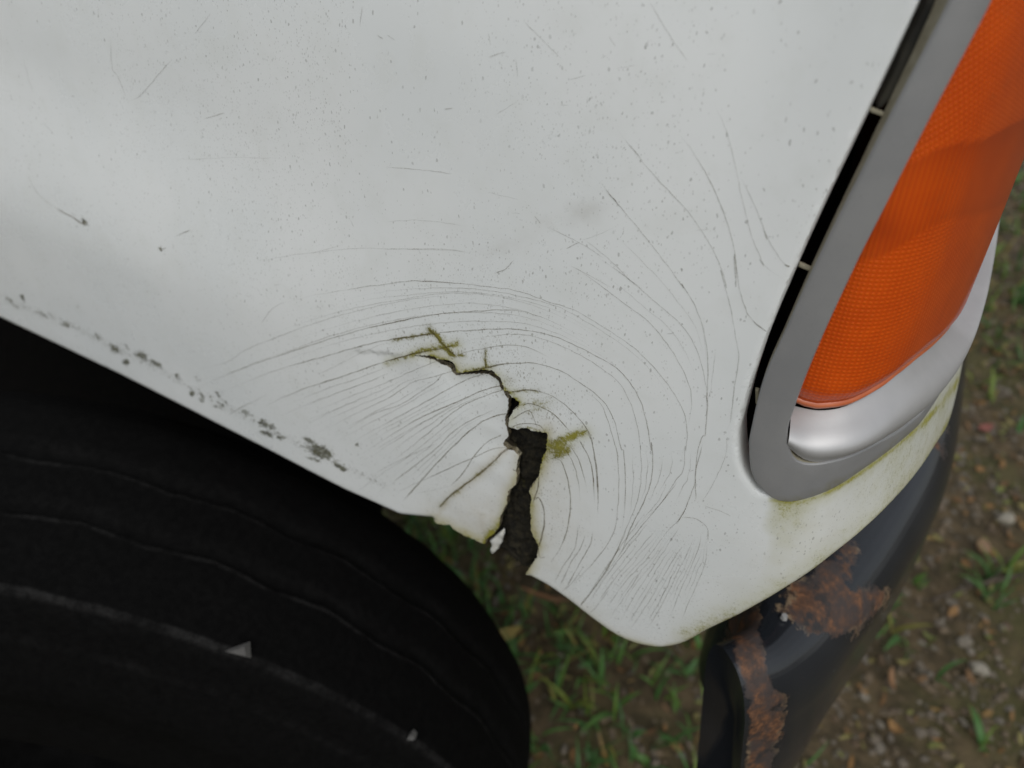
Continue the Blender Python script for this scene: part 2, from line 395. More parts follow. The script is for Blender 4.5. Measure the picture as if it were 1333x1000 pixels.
def bumper_mat():
    k = NT('rusty_black_paint'); co = k.coord(); r = k.attr('rust').outputs['Fac']
    n = k.noise(55, 8, .68, co); n2 = k.noise(260, 6, .7, co); n3 = k.noise(14, 3, .5, co)
    f = k.math('ADD', r, k.math('ADD', k.math('MULTIPLY_ADD', n, 1.5, -.75), k.math('MULTIPLY_ADD', n2, .4, -.2)))
    rust = k.ramp(f, .36, .60)
    rim = k.math('MULTIPLY', k.ramp(f, .40, .49), k.math('SUBTRACT', 1.0, k.ramp(f, .52, .60)))
    rc = k.mix(k.ramp(n2, .35, .7), (.055, .026, .014), (.20, .085, .034)); rc = k.mix(k.ramp(k.noise(38, 6, .7, co), .38, .58), rc, (.042, .031, .028)); rc = k.mix(k.ramp(k.noise(24, 5, .7, co), .56, .68), rc, (.020, .018, .018))
    paint = k.mix(k.ramp(n3, .3, .7), (.011, .013, .016), (.018, .020, .024))
    chips = k.ramp(k.voro(70, co), .05, .02); chips = k.math('MULTIPLY', chips, k.ramp(n, .5, .6))
    paint = k.mix(chips, paint, (.4, .4, .38))
    c = k.mix(rust, paint, rc); c = k.mix(k.math('MULTIPLY', rim, k.math('MULTIPLY', k.ramp(n2, .40, .60, 0, .8), k.ramp(k.noise(20, 3, .5, co), .45, .6))), c, (.24, .175, .105))
    ro = k.math('MULTIPLY_ADD', rust, .5, k.math('MULTIPLY_ADD', n2, .12, .12))
    hh = k.math('ADD', k.math('MULTIPLY', rust, k.math('MULTIPLY', n2, 1.0)), k.math('MULTIPLY', rust, -.6))
    return k.done(k.bsdf(c, ro, k.bump(hh, .5, .0015), spec=.5))
M_BUMP = bumper_mat()
M_STEEL = simple_mat('dark_wheel_steel', (.002, .002, .002), (.004, .004, .004), 30, .95, .2, spec=.02)

# ================================================================== GROUND
def soil_mat():
    k = NT('damp_soil'); co = k.coord(); n = k.noise(18, 8, .7, co); n2 = k.noise(3, 4, .6, co); n3 = k.noise(90, 5, .7, co)
    c = k.mix(k.ramp(n, .35, .7), (.042, .032, .016), (.125, .09, .048)); c = k.mix(k.math('MULTIPLY', k.ramp(n2, .44, .60), .5), c, (.07, .075, .02))
    c = k.mix(k.math('MULTIPLY', k.ramp(n3, .55, .75), .5), c, (.16, .12, .07))
    return k.done(k.bsdf(c, .85, k.bump(k.math('ADD', n, n3), .8, .01), spec=.3))
M_SOIL = soil_mat()
# fine patch near the vehicle inside one large sheet
gx = np.unique(np.concatenate([np.linspace(-150, -3, 14), np.linspace(-3, 3, 151), np.linspace(3, 150, 14)]))
gy = np.unique(np.concatenate([np.linspace(-150, -1.5, 14), np.linspace(-1.5, 4.5, 151), np.linspace(4.5, 150, 14)]))
GX, GY = np.meshgrid(gx, gy, indexing='ij')
def ground_z(x, y):
    return .012*noise.noise((x*3, y*3, 0))+.006*noise.noise((x*11, y*11, 3.))-.006
GZ = np.array([ground_z(x, y) if abs(x) < 3 and abs(y) < 4.5 else -.006 for x, y in zip(GX.ravel(), GY.ravel())])
nx, ny = GX.shape
gf = [(i*ny+j, (i+1)*ny+j, (i+1)*ny+j+1, i*ny+j+1) for i in range(nx-1) for j in range(ny-1)]
ground = mesh_obj('ground', np.stack([GX.ravel(), GY.ravel(), GZ], 1), gf, M_SOIL)
tag(ground, kind='structure')

def scatter_region(n):
    """points in the part of the ground the photograph looks at, plus a margin"""
    out = []
    while len(out) < n:
        x = rng.uniform(-1.5, 1.3); y = rng.uniform(-.3, 3.6)
        p = pixel(np.array([[x, y, 0]]))[0]
        if -150 < p[0] < 1650 and 0 < p[1] < 1300 and (p[0] > 380 or rng.random() < .15): out.append((x, y, p))
    return out
ico = bmesh.new(); bmesh.ops.create_icosphere(ico, subdivisions=1, radius=1)
IV = np.array([v.co[:] for v in ico.verts]); IF = np.array([[v.index for v in f.verts] for f in ico.faces]); ico.free()
def stone_shape():
    d = IV.copy(); d *= (1+rng.normal(0, .16, (len(d), 1)))
    for _ in range(3):                                  # knock flats off it
        n = rng.normal(size=3); n /= np.linalg.norm(n); h = d@n; c = rng.uniform(.45, .8)
        d -= np.clip(h-c, 0, None)[:, None]*n
    d *= np.array([1, rng.uniform(.6, .95), rng.uniform(.35, .65)])
    a = rng.uniform(0, 6.28); c, s = math.cos(a), math.sin(a)
    M = np.array([[c, -s, 0], [s, c, 0], [0, 0, 1]]); t = rng.normal(0, .25); ct, st = math.cos(t), math.sin(t)
    return d@np.array([[1, 0, 0], [0, ct, -st], [0, st, ct]]).T@M.T
def grass_amount(p):
    """how grassy the ground is at a pixel: below the fender corner and a few weeds on the right"""
    g = math.exp(-(((p[0]-720)/190)**2+((p[1]-850)/190)**2))
    g = max(g, .9*math.exp(-(((p[0]-600)/120)**2+((p[1]-720)/90)**2)))
    g = max(g, .35*math.exp(-(((p[0]-1310)/60)**2+((p[1]-400)/110)**2)))
    g = max(g, .55*math.exp(-(((p[0]-1300)/50)**2+((p[1]-745)/35)**2)), .5*math.exp(-(((p[0]-1190)/40)**2+((p[1]-815)/50)**2)), .5*math.exp(-(((p[0]-1080)/40)**2+((p[1]-990)/40)**2)))
    return g
def var_mat(name, cols, rough=.8, bump=.5, scale=120, spec=.35, bd=.002):
    k = NT(name); v = k.attr('tint').outputs['Fac']; co = k.coord(); n = k.noise(scale, 5, .65, co)
    rp = k.t.nodes.new('ShaderNodeValToRGB'); k.t.links.new(v, rp.inputs[0]); cr = rp.color_ramp; cr.interpolation = 'LINEAR'
    while len(cr.elements) < len(cols): cr.elements.new(.5)
    for i, c in enumerate(cols): cr.elements[i].position = i/(len(cols)-1); cr.elements[i].color = (*c, 1)
    c = k.mix(k.math('MULTIPLY', k.ramp(n, .4, .7), .45), rp.outputs[0], (.02, .017, .012))
    return k.done(k.bsdf(c, rough, k.bump(n, bump, bd), spec=spec))
M_STONE = var_mat('gravel_stone', [(.065, .056, .040), (.112, .093, .064), (.135, .10, .062), (.12, .09, .056), (.15, .132, .105), (.105, .07, .04), (.14, .123, .098), (.19, .168, .132)])
V, Fc, T = [], [], []; nv = 0
for x, y, p in scatter_region(25000):
    g = grass_amount(p)
    if rng.random() < g*.75: continue
    r = .0036+.0095*rng.random()**2.2+(.007 if rng.random() < .03 else 0)
    s = stone_shape()*r; z = ground_z(x, y)+r*.18
    V.append(s+np.array([x, y, z])); Fc.append(IF+nv); T += [rng.random()]*len(s); nv += len(s)
gravel = mesh_obj('gravel', np.vstack(V), np.vstack(Fc), M_STONE, smooth=False, attrs={'tint': T})
tag(gravel, 'loose brown and grey gravel strewn over the damp ground', 'gravel', kind='stuff')

# leaf litter: small curled brown, rust and olive scraps
M_LIT = var_mat('leaf_litter', [(.10, .06, .028), (.16, .085, .033), (.22, .12, .042), (.15, .125, .042), (.20, .175, .062), (.12, .14, .036)], .75, .4, 200)
V, Fc, T = [], [], []; nv = 0
def scrap(L, W, curl):
    n = 5; t = np.linspace(0, 1, n); wd = W*np.sin(np.pi*(t*.9+.05))**.8
    mid = np.stack([L*(t-.5), 0*t, curl*L*((t-.5)**2)*2], 1)
    a = mid+np.stack([0*t, wd, .35*wd*rng.uniform(-.3, 1)], 1); b = mid+np.stack([0*t, -wd, .35*wd*rng.uniform(-.3, 1)], 1)
    v = np.vstack([a, mid, b]); f = []
    for i in range(n-1):
        f += [(i, i+1, n+i+1, n+i), (n+i, n+i+1, 2*n+i+1, 2*n+i)]
    return v, f
def rot3(yaw, pit, rol):
    return np.array(Matrix.Rotation(yaw, 3, 'Z') @ Matrix.Rotation(pit, 3, 'Y') @ Matrix.Rotation(rol, 3, 'X'))
for x, y, p in scatter_region(5200):
    L = rng.uniform(.008, .03); v, f = scrap(L, L*rng.uniform(.12, .32), rng.uniform(-.2, .9))
    v = v@rot3(rng.uniform(0, 6.3), rng.normal(0, .35), rng.normal(0, .4)).T+np.array([x, y, ground_z(x, y)+.004+.01*rng.random()])
    V.append(v); Fc += [tuple(i+nv for i in q) for q in f]; T += [rng.random()]*len(v); nv += len(v)
litter = mesh_obj('leaf_litter', np.vstack(V), Fc, M_LIT, attrs={'tint': T})
tag(litter, 'scraps of dead brown and rust leaves lying among the gravel', 'leaf litter', kind='stuff')

def grass_mat():
    k = NT('grass_blade'); v = k.attr('tint').outputs['Fac']; co = k.coord()
    rp = k.t.nodes.new('ShaderNodeValToRGB'); k.t.links.new(v, rp.inputs[0]); cr = rp.color_ramp
    cols = [(.045, .115, .028), (.07, .17, .045), (.105, .195, .032), (.155, .195, .03), (.23, .20, .055), (.19, .10, .03)]
    while len(cr.elements) < len(cols): cr.elements.new(.5)
    for i, c in enumerate(cols): cr.elements[i].position = [0, .3, .55, .75, .9, 1][i]; cr.elements[i].color = (*c, 1)
    bs = k.bsdf(rp.outputs[0], .5, k.bump(k.noise(150, 3), .3, .001), spec=.35)
    tl = k.t.nodes.new('ShaderNodeBsdfTranslucent'); k.t.links.new(rp.outputs[0], tl.inputs[0]); mx = k.t.nodes.new('ShaderNodeMixShader'); mx.inputs[0].default_value = .3
    k.t.links.new(bs, mx.inputs[1]); k.t.links.new(tl.outputs[0], mx.inputs[2])
    return k.done(mx.outputs[0])
M_GRASS = grass_mat()
def blade(L, W, bend, n=6):
    t = np.linspace(0, 1, n); wd = W*(1-t**2.2)*np.minimum(1, .45+t*2.2)
    ang = np.cumsum(np.r_[rng.uniform(.05, .6), np.full(n-1, bend/(n-1))]); st = L/(n-1)
    xx = np.r_[0, np.cumsum(np.sin(ang[:-1])*st)]; zz = np.r_[0, np.cumsum(np.cos(ang[:-1])*st)]
    a = np.stack([xx, wd, zz+wd*.35], 1); m_ = np.stack([xx, 0*t, zz], 1); b = np.stack([xx, -wd, zz+wd*.35], 1)
    f = []
    for i in range(n-1): f += [(i, i+1, n+i+1, n+i), (n+i, n+i+1, 2*n+i+1, 2*n+i)]
    return np.vstack([a, m_, b]), f
V, Fc, T = [], [], []; nv = 0
for x, y, p in scatter_region(11000):
    g = grass_amount(p)
    if rng.random() > g*.85+.015: continue
    base_t = rng.random()*.7
    for _ in range(rng.integers(2, 5)):
        wide = rng.random() < .34
        L = rng.uniform(.035, .10); W = (rng.uniform(.004, .0085) if wide else rng.uniform(.0016, .0036))
        v, f = blade(L, W, rng.uniform(.4, 1.9))
        v = v@rot3(rng.uniform(0, 6.3), 0, rng.normal(0, .15)).T+np.array([x+rng.normal(0, .006), y+rng.normal(0, .006), ground_z(x, y)-.002])
        tt = base_t+rng.normal(0, .08)
        if rng.random() < .12: tt = rng.uniform(.85, 1)
        V.append(v); Fc += [tuple(i+nv for i in q) for q in f]; T += [min(max(tt, 0), 1)]*len(v); nv += len(v)
grass = mesh_obj('grass', np.vstack(V), Fc, M_GRASS, attrs={'tint': T})
tag(grass, 'short green grass and weeds growing under the fender corner', 'grass', kind='stuff')

def ground_at(pxl, z=.0):
    d = rays([pxl])[0]; t = (z-CAM[2])/d[2]; return CAM+d*t
def col_mat(name, c1, c2, **kw): return simple_mat(name, c1, c2, **kw)
def single_stone(name, pxl, r, mat, label, seed):
    global rng
    keep = rng; rng = np.random.default_rng(seed); bm = bmesh.new(); bmesh.ops.create_icosphere(bm, subdivisions=3, radius=1)
    v = np.array([q.co[:] for q in bm.verts]); f = [[q.index for q in fc.verts] for fc in bm.faces]; bm.free()
    for _ in range(9):
        n = rng.normal(size=3); n /= np.linalg.norm(n); h = v@n; v -= np.clip(h-rng.uniform(.55, .8), 0, None)[:, None]*n*.9
    v *= np.array([1, .75, .6]); rng = keep
    p = ground_at(pxl, .008)
    o = mesh_obj(name, v*r, f, mat); o.location = p+np.array([0, 0, r*.3]); o.rotation_euler[2] = seed
    return tag(o, label, 'stone')
M_PALE = col_mat('pale_stone', (.20, .18, .14), (.27, .25, .20), scale=60)
M_TAN = col_mat('tan_stone', (.17, .10, .055), (.24, .15, .08), scale=60)
single_stone('stone', (1306, 678), .024, M_PALE, 'pale cream stone lying on the gravel at the right edge', 1)
single_stone('stone', (1279, 712), .022, M_TAN, 'tan pebble on the gravel just below the pale cream stone', 2)
single_stone('stone', (1272, 872), .019, M_PALE, 'small whitish stone in brown leaf litter right of the bumper', 3)
def single_leaf(pxl, L, W, mat, yaw, label, z=.03):
    global rng
    keep = rng; rng = np.random.default_rng(int(L*9999)); v, f = scrap(L, W, .35); rng = keep
    v = np.vstack([v, v-np.array([0, 0, .0006])]); n = len(v)//2
    f = list(f)+[tuple(i+n for i in reversed(q)) for q in f]
    o = mesh_obj('fallen_leaf', v, f, mat); p = ground_at(pxl, z); o.location = p; o.rotation_euler = (.25, -.2, yaw)
    return tag(o, label, 'leaf')
M_YL = col_mat('yellowing_leaf', (.20, .15, .035), (.26, .20, .06), scale=70)
M_RL = col_mat('red_brown_leaf', (.16, .045, .035), (.22, .08, .06), scale=70)
M_OL = col_mat('orange_brown_leaf', (.15, .075, .028), (.20, .10, .04), scale=70)
single_leaf((655, 828), .075, .012, M_YL, math.radians(45), 'long yellowing leaf in the grass beside the tyre')
single_leaf((1283, 557), .035, .011, M_RL, .6, 'dull red leaf on the gravel right of the amber lamp', .012)
single_leaf((714, 778), .11, .005, M_OL, math.radians(5), 'thin orange-brown dead blade under the broken fender edge', .06)
single_leaf((1160, 885), .042, .006, M_OL, 1.9, 'curled orange-brown leaf beside the bumper', .012)
# twig
def tube(pts, rad, sides=8):
    pts = np.asarray(pts, float); n = len(pts); rad = np.broadcast_to(rad, n); t = np.gradient(pts, axis=0); t /= np.linalg.norm(t, axis=1)[:, None]
    up = np.array([0, 0, 1.]); V = []; 
    for i in range(n):
        a = np.cross(t[i], up); a /= np.linalg.norm(a)+1e-9; b = np.cross(a, t[i])
        for j in range(sides):
            an = 2*math.pi*j/sides; V.append(pts[i]+rad[i]*(a*math.cos(an)+b*math.sin(an)))
    f = [(i*sides+j, i*sides+(j+1) % sides, (i+1)*sides+(j+1) % sides, (i+1)*sides+j) for i in range(n-1) for j in range(sides)]
    f += [tuple(reversed(range(sides))), tuple(range((n-1)*sides, n*sides))]
    return np.array(V), f
M_TWIG = col_mat('twig_bark', (.030, .021, .012), (.065, .045, .028), scale=150)
tw = [ground_at((1212, 782), .012), ground_at((1250, 768), .018), ground_at((1290, 757), .02), ground_at((1340, 746), .016), ground_at((1400, 728), .01)]
tw = catmull(tw, 5); tv, tf = tube(tw, np.linspace(.003, .0055, len(tw))); 
twig = mesh_obj('twig', tv, tf, M_TWIG); tag(twig, 'thin brown twig lying across the gravel at the right edge', 'twig')
tb = catmull([tw[9], tw[9]+np.array([.02, .03, .006]), tw[9]+np.array([.03, .08, .004])], 4); tv, tf = tube(tb, np.linspace(.0028, .0012, len(tb))); mesh_obj('side_shoot', tv, tf, M_TWIG, twig)

# ================================================================== VEHICLE
veh = empty('vehicle', (-.62, .2, 0))
tag(veh, 'front corner of a white vehicle with cracked fender, amber lamp and rusty bumper', 'vehicle')

# ---- outline of the fender in (s, z)
arch_px = px('P 0,415 60,444 150,487 250,537 350,588 450,640 520,672')
flap_bottom = px('E 120,522 135,540 160,548 205,553 222,575 245,592 285,618 318,634 350,656 370,660')
crack_left = px('E 392,618 408,606 440,578 458,548 462,505 474,480 492,440 496,408 502,384 522,360 537,348 547,300 539,282 541,262 548,230 553,208 541,190 528,178 503,176 492,166 478,152 474,140 482,127 498,113 502,100 496,72 490,50 484,14 '
                'D 673,560 682,530 691,505 694,480 690,458 672,428 668,416 655,402 652,392 645,372 632,358 612,342 590,333 552,331 520,331 478,333 436,337 424,322 418,314 404,292 392,284 375,282 360,274 338,262 310,251 286,249 260,246 232,241 205,240')
crack_right = px('D 232,238 262,240 290,239 312,241 332,252 352,258 372,260 388,261 405,264 415,270 424,284 432,296 434,310 438,327 470,322 520,315 556,311 590,312 612,311 626,322 630,338 645,344 658,352 660,374 666,386 670,414 686,414 700,421 703,438 712,448 724,446 730,460 746,466 743,490 728,500 715,520 704,535 698,548 694,575 697,592 714,598 735,605 758,596 790,598 806,608 830,613 858,618 885,622 889,640 886,662 884,690 880,716 866,735 861,760 851,790 846,830 832,858 816,880 803,898 '
                 'E 612,352 608,382 616,402 621,422 613,446 611,470 616,500 613,540 617,566 626,600 640,618 652,642 651,668 646,700 626,735 606,762 588,790')
bot_px = px('P 690,752 712,764 740,784 770,808 800,829 828,841 860,846 890,840 920,824 960,806 1000,785 1040,760 1080,730 1115,702 1150,670 1178,640 1200,612 1220,580 1235,552')
PUSH = .0038
a_arch = hit(arch_px); a_fb = hit(flap_bottom)
_dt = np.linalg.norm(crack_left-crack_left[-1], axis=1)
a_cl = hit(crack_left, -PUSH*sstep(_dt, 0, 55)); a_cr = hit(crack_right); a_bot = hit(bot_px)
# continue the lower edge beyond the frame
zl = a_arch[0, 1]
left = np.array([(-1.55, zl+.10), (-1.3, zl+.055), (-1.0, zl+.018), (-.8, zl+.002)])
z_end = a_bot[-1, 1]
s_end = a_bot[-1, 0]
right = np.array([(s_end+.05, z_end+.004), (s_end+.12, z_end+.006), (s_end+.3, z_end+.006), (s_end+.6, z_end+.006)])
S_MAX = right[-1, 0]; Z_TOP = ZE+.75
def ragged(P, step, amp):
    Q = resample(P, step); Q[1:-1] += rng.normal(0, amp, (len(Q)-2, 2)); return Q
edge_left = resample(np.vstack([left, a_arch, a_fb[:1]]), .003)
edge_fb = ragged(a_fb, .0015, .0002)
edge_cl = ragged(np.vstack([a_fb[-1:], a_cl]), .0011, .00022)
edge_cr = ragged(np.vstack([a_cl[-1:], a_cr, a_bot[:1]]), .0011, .00022)
edge_bot = resample(np.vstack([catmull(a_bot, 6), right]), .003)
bound = np.vstack([edge_left[:-1], edge_fb[:-1], edge_cl[:-1], edge_cr[:-1], edge_bot, resample(np.array([(S_MAX, right[-1, 1]), (S_MAX, Z_TOP)]), .02)[1:-1],
                   resample(np.array([(S_MAX, Z_TOP), (-1.55, Z_TOP)]), .02)[:-1], resample(np.array([(-1.55, Z_TOP), (-1.55, left[0, 1])]), .02)[:-1]])
n_l, n_fb, n_cl, n_cr = len(edge_left)-1, len(edge_fb)-1, len(edge_cl)-1, len(edge_cr)-1
# ---- lamp outlines
gap_left = px('I 890,0 760,280 660,500 500,800 425,1000 J 350,240 230,500 150,740 100,930 K 95,300 110,430 160,510 200,545')
rim_left = px('I 1010,0 870,260 740,510 600,790 510,1000 J 400,270 290,510 200,720 145,950 K 140,330 150,450 200,530 262,572')
rim_bot = px('K 330,578 400,562 520,512 610,452 700,390 790,320 870,250')
in_left = px('I 1200,0 1000,360 830,690 690,1000 J 600,230 470,500 380,720 330,860 K 312,250 308,300')
in_bot = px('K 318,350 335,385 362,404 400,412 450,410 520,396 600,370 700,318 800,260 880,194')
lens_bot = px('J 345,812 385,826 440,830 500,815 560,790 640,728 720,660 810,590 900,520 985,422')
h_gap = hit(gap_left); h_rl = hit(rim_left, .002); h_rb = hit(rim_bot, .002); h_il = hit(in_left, .002); h_ib = hit(in_bot, .002); h_lb = hit(lens_bot, -.010)
def straighten(h, n_keep):
    q = h.copy(); k_ = np.arange(len(h)) < len(h)-n_keep
    c = np.polyfit(h[k_, 1], h[k_, 0], 2); f = np.polyval(c, h[:, 1]); q[k_, 0] = f[k_]; return q
h_gap = straighten(h_gap, 6); h_rl = straighten(h_rl, 6); h_il = straighten(h_il, 3)
Z_LT = ZE+.47; S_LR = h_rb[-1, 0]+.30
z_rb = h_rb[-1, 1]; z_ib = h_ib[-1, 1]; z_lb = h_lb[-1, 1]
print('rim bottom z', h_rb[:, 1]-ZE, 'inner bottom', h_ib[:, 1]-ZE, 'lens bottom', h_lb[:, 1]-ZE)
print('gap s', h_gap[:, 0], 'rim s', h_rl[:, 0], 'in s', h_il[:, 0], 'lens s', h_lb[:, 0])
print('bottom edge', np.round(a_bot[:, 0], 3), np.round(a_bot[:, 1]-ZE, 3), 'arch', np.round(a_arch[:, 1]-ZE, 3))
def closed_lamp(l, b, inset_=0.0):
    """left edge (top to bottom) + bottom edge (left to right) -> closed outline"""
    top = Z_LT-inset_; rt = S_LR-inset_
    sl = l[0, 0]
    lb_ = catmull(np.vstack([l, b]), 8)
    pts = np.vstack([[(sl+.004, top)], [(sl, top-.03)], lb_, [(rt-.02, b[-1, 1])], [(rt, b[-1, 1]+.02)], [(rt, top-.02)], [(rt-.02, top)], [(sl+.004, top)]])
    return resample(pts, .003)[:-1]
lamp_hole = closed_lamp(h_gap, h_rb+np.array([0, .0005]))
rim_out = closed_lamp(h_rl, h_rb, .003)
rim_in = closed_lamp(h_il, h_ib, .03)

# ---- interior points: coarse far away, fine in view, finest round the crack
def gridpts(s0, s1, z0, z1, st, jit=.25):
    S_, Z_ = np.meshgrid(np.arange(s0, s1, st), np.arange(z0, z1, st), indexing='ij'); P = np.stack([S_.ravel(), Z_.ravel()], 1)
    return P+rng.uniform(-jit, jit, P.shape)*st
fine = (min(a_cl[:, 0])-.05, max(a_cr[:, 0])+.06, ZE-.01, max(a_cl[:, 1])+.05)
mid = (-.72, S_LR+.02, ZE-.06, ZE+.42)
P1 = gridpts(-1.6, S_MAX, ZE-.1, Z_TOP, .022); k = ~((P1[:, 0] > mid[0]) & (P1[:, 0] < mid[1]) & (P1[:, 1] > mid[2]) & (P1[:, 1] < mid[3])); P1 = P1[k]
P2 = gridpts(*mid, .0045); k = ~((P2[:, 0] > fine[0]) & (P2[:, 0] < fine[1]) & (P2[:, 1] > fine[2]) & (P2[:, 1] < fine[3])); P2 = P2[k]
P3 = gridpts(*fine, .0017)
def inward(E_, ds):
    t = np.gradient(E_, axis=0); t /= np.linalg.norm(t, axis=1)[:, None]+1e-12; n = np.stack([-t[:, 1], t[:, 0]], 1)
    return np.vstack([E_+n*d for d in ds])
P4 = np.vstack([inward(edge_left, [.0008, .0018, .003, .0045]), inward(edge_bot, [.0008, .0018, .003, .0045])])
_u = np.repeat(resample(np.vstack([left[-1:], a_arch, a_fb[:1]]), .0016), 13, axis=0); P6 = _u+np.stack([np.zeros(len(_u)), np.tile(np.arange(13), len(_u)//13)*.0016+.005], 1)+rng.uniform(-.0004, .0004, _u.shape)
P7 = np.vstack([inward(np.vstack([lamp_hole, lamp_hole[:1]]), [d_*sg for d_ in (.004, .0058, .008, .0108, .014, .018) for sg in (1, -1)]), inward(edge_bot[:-60], [.0063, .0085, .011, .014])])
P5 = inward(lamp_hole, [-.0008, -.0018, -.003]) if False else np.vstack([lamp_hole+d for d in ((-.0012, 0), (-.0025, 0), (0, -.0012), (0, -.0025))])
vs, tris, loops = cdt(bound, [lamp_hole], np.vstack([P1, P2, P3, P4, P5, P6, P7]))
print('panel verts', len(vs), 'tris', len(tris))
# ---- relief: rounded lips, pushed-in flap
r_lip = .0045
d_edge = np.minimum(poly_dist(vs, edge_left), poly_dist(vs, edge_bot)); d_lamp = poly_dist(vs, np.vstack([lamp_hole, lamp_hole[:1]]))
def lip(d, r): 
    q = np.clip(r-d, 0, r); return r-np.sqrt(np.maximum(r*r-q*q, 0))
off = -lip(d_edge, r_lip)*.8-lip(d_lamp, .003)*.7
flap_poly = np.vstack([edge_cl, [(a_cl[-1, 0]-.04, a_cl[-1, 1]-.012)], [(a_cl[-1, 0]-.16, ZE-.03)], [(a_fb[-1, 0], ZE-.03)]])
d_cl = poly_dist(vs, edge_cl); tip = a_cl[-1]; d_tip = np.linalg.norm(vs-tip, axis=1)
infl = inside(vs, flap_poly) | (d_cl < 1e-5)
infl &= ~(poly_dist(vs, edge_cr) < 1e-6)
flap = np.where(infl, np.exp(-(d_cl/.024)**1.3)*sstep(d_tip, .0, .035), 0)
off -= PUSH*flap
# the far side lifts slightly
d_cr = poly_dist(vs, edge_cr); off += np.where(~infl, .0004*np.exp(-(d_cr/.02)**1.5)*sstep(d_tip, .0, .03), 0)
off += np.array([.00022*noise.noise((s*22, z*22, 1.)) + .0007*noise.noise((s*5, z*5, 7.)) for s, z in vs])
P3d = surf(vs[:, 0], vs[:, 1], off)
PX = pixel(surf(vs[:, 0], vs[:, 1]))
# ---- stain fields, measured in the photograph and stored on the surface
def g(d, w_): return np.exp(-(d/w_)**2)
def ell(cx, cy, a, b, ang=0):
    c, s = math.cos(ang), math.sin(ang); q = PX-np.array([cx, cy]); u = (q[:, 0]*c+q[:, 1]*s)/a; v = (-q[:, 0]*s+q[:, 1]*c)/b
    return np.exp(-(u*u+v*v))
def seg(spec, w_, amp): return 1.0*amp*np.maximum(g(poly_dist(PX, px(spec)), w_*.8), .55*g(poly_dist(PX, px(spec)), w_*2.0))
wedge = px('D 880,720 885,690 900,665 960,640 1030,620 1070,612 1078,625 1020,655 950,700 905,725')
algae = np.zeros(len(vs))
for a in (seg('D 120,165 300,132', 3.2, .75), seg('D 295,105 345,150 375,200 420,240', 4.2, 1.0), seg('D 80,285 150,262 215,238', 3.0, .8), seg('D 215,238 260,215 340,205 440,185', 5, .85),
          seg('D 380,200 410,240 460,238', 4, .9), seg('D 310,240 385,262 432,296 438,326 520,315 590,312 640,345 665,400 705,430 745,468', 3.5, .75), seg('D 700,600 790,598 885,622', 4, .6), seg('E 690,95 690,160 650,290 612,380', 6, .55), seg('E 615,400 615,540 650,640 590,780', 5, .5), seg('E 120,525 240,590 360,655', 5, .5), seg('D 575,205 582,295', 2.8, .75), seg('D 500,315 620,292', 3.4, .8), seg('D 690,416 760,414 850,416', 3.2, .6), seg('D 740,490 800,475 850,465', 4, .6),
          seg('D 900,690 990,645 1075,618', 3.5, .9), seg('D 870,740 930,735 985,700', 9, .6), seg('E 405,610 440,570 470,500', 4, .8), seg('E 370,655 410,600', 7, .9), seg('D 345,995 480,880 620,770', 3.2, .6),
          seg('E 690,100 692,170 665,230', 5, .8), seg('E 640,300 615,370', 3, .5), ell(660, 495, 14, 8)*.5, ell(700, 530, 28, 12, -.5)*.45, ell(728, 588, 24, 12, -.4)*.8):
    algae = np.maximum(algae, a)
algae = np.maximum(algae, .72*inside(PX, wedge))
# film under the lamp and along the lower front lip
bz = px('K 240,570 270,578 330,582 400,570 470,542 540,506 620,455 700,398 800,322 900,235 1000,120 1070,20')
algae = np.clip(algae*1.0, 0, 1.2); algae = np.maximum(algae, np.clip(.75+.9*np.array([noise.noise((s*45, z*45, 4.)) for s, z in vs]), .35, 1.3)*g(poly_dist(PX, bz), 4.6))
dn = PX[:, 1]-np.interp(PX[:, 0], bz[:, 0], bz[:, 1])
run = np.where((PX[:, 0] > 1000) & (PX[:, 0] < 1260) & (dn > -5), np.exp(-np.clip(dn, 0, None)/50.), 0)
streak = np.array([.5+.9*noise.noise((s*60, z*6, 2.)) for s, z in vs])
algae = np.maximum(algae, run*np.clip(streak, 0, 1)*.8)
lowlip = px('P 905,836 960,806 1000,785 1040,760 1080,730 1115,702 1150,670 1178,640 1200,612 1220,580 1240,540')
algae = np.maximum(algae, .95*g(poly_dist(PX, lowlip), 7)); algae = np.maximum(algae, .5*g(poly_dist(PX, lowlip), 30)); algae = np.maximum(algae, .5*sstep(PX[:, 0], 1040, 1190)*(PX[:, 1] > 380))
algae = np.maximum(algae, .35*g(poly_dist(PX, px('P 690,752 770,808 828,841 860,846 890,840')), 4))
algae = np.where(PX[:, 0] > 960, algae*.62, algae)
film = np.maximum.reduce([.95*g(poly_dist(PX, bz), 4.0), .42*g(poly_dist(PX, bz), 14)*(PX[:, 0] > 1010), .62*g(poly_dist(PX, lowlip), 6), .36*g(poly_dist(PX, lowlip), 24), .26*sstep(PX[:, 0], 1030, 1180)*(PX[:, 1] > 380)*(dn > -8), run*np.clip(streak, 0, 1)*.6,
    .40*g(poly_dist(PX, px('P 690,752 740,784 800,829 860,846 905,836')), 4.5), .42*g(poly_dist(PX, px('D 310,240 385,262 432,296 438,326 520,315 590,312 640,345 665,400 705,430 745,468 700,560')), 9), .45*g(poly_dist(PX, px('E 690,95 690,160 650,290 612,380 615,540 650,640 590,780')), 9), .45*g(poly_dist(PX, px('E 560,200 545,300 500,390 465,520 400,620')), 7), .35*g(poly_dist(PX, px('D 900,690 1075,618')), 10), .3*g(poly_dist(PX, px('D 100,270 215,238 300,210 440,185')), 7), .4*g(poly_dist(PX, px('E 120,525 240,590 360,655')), 9)])
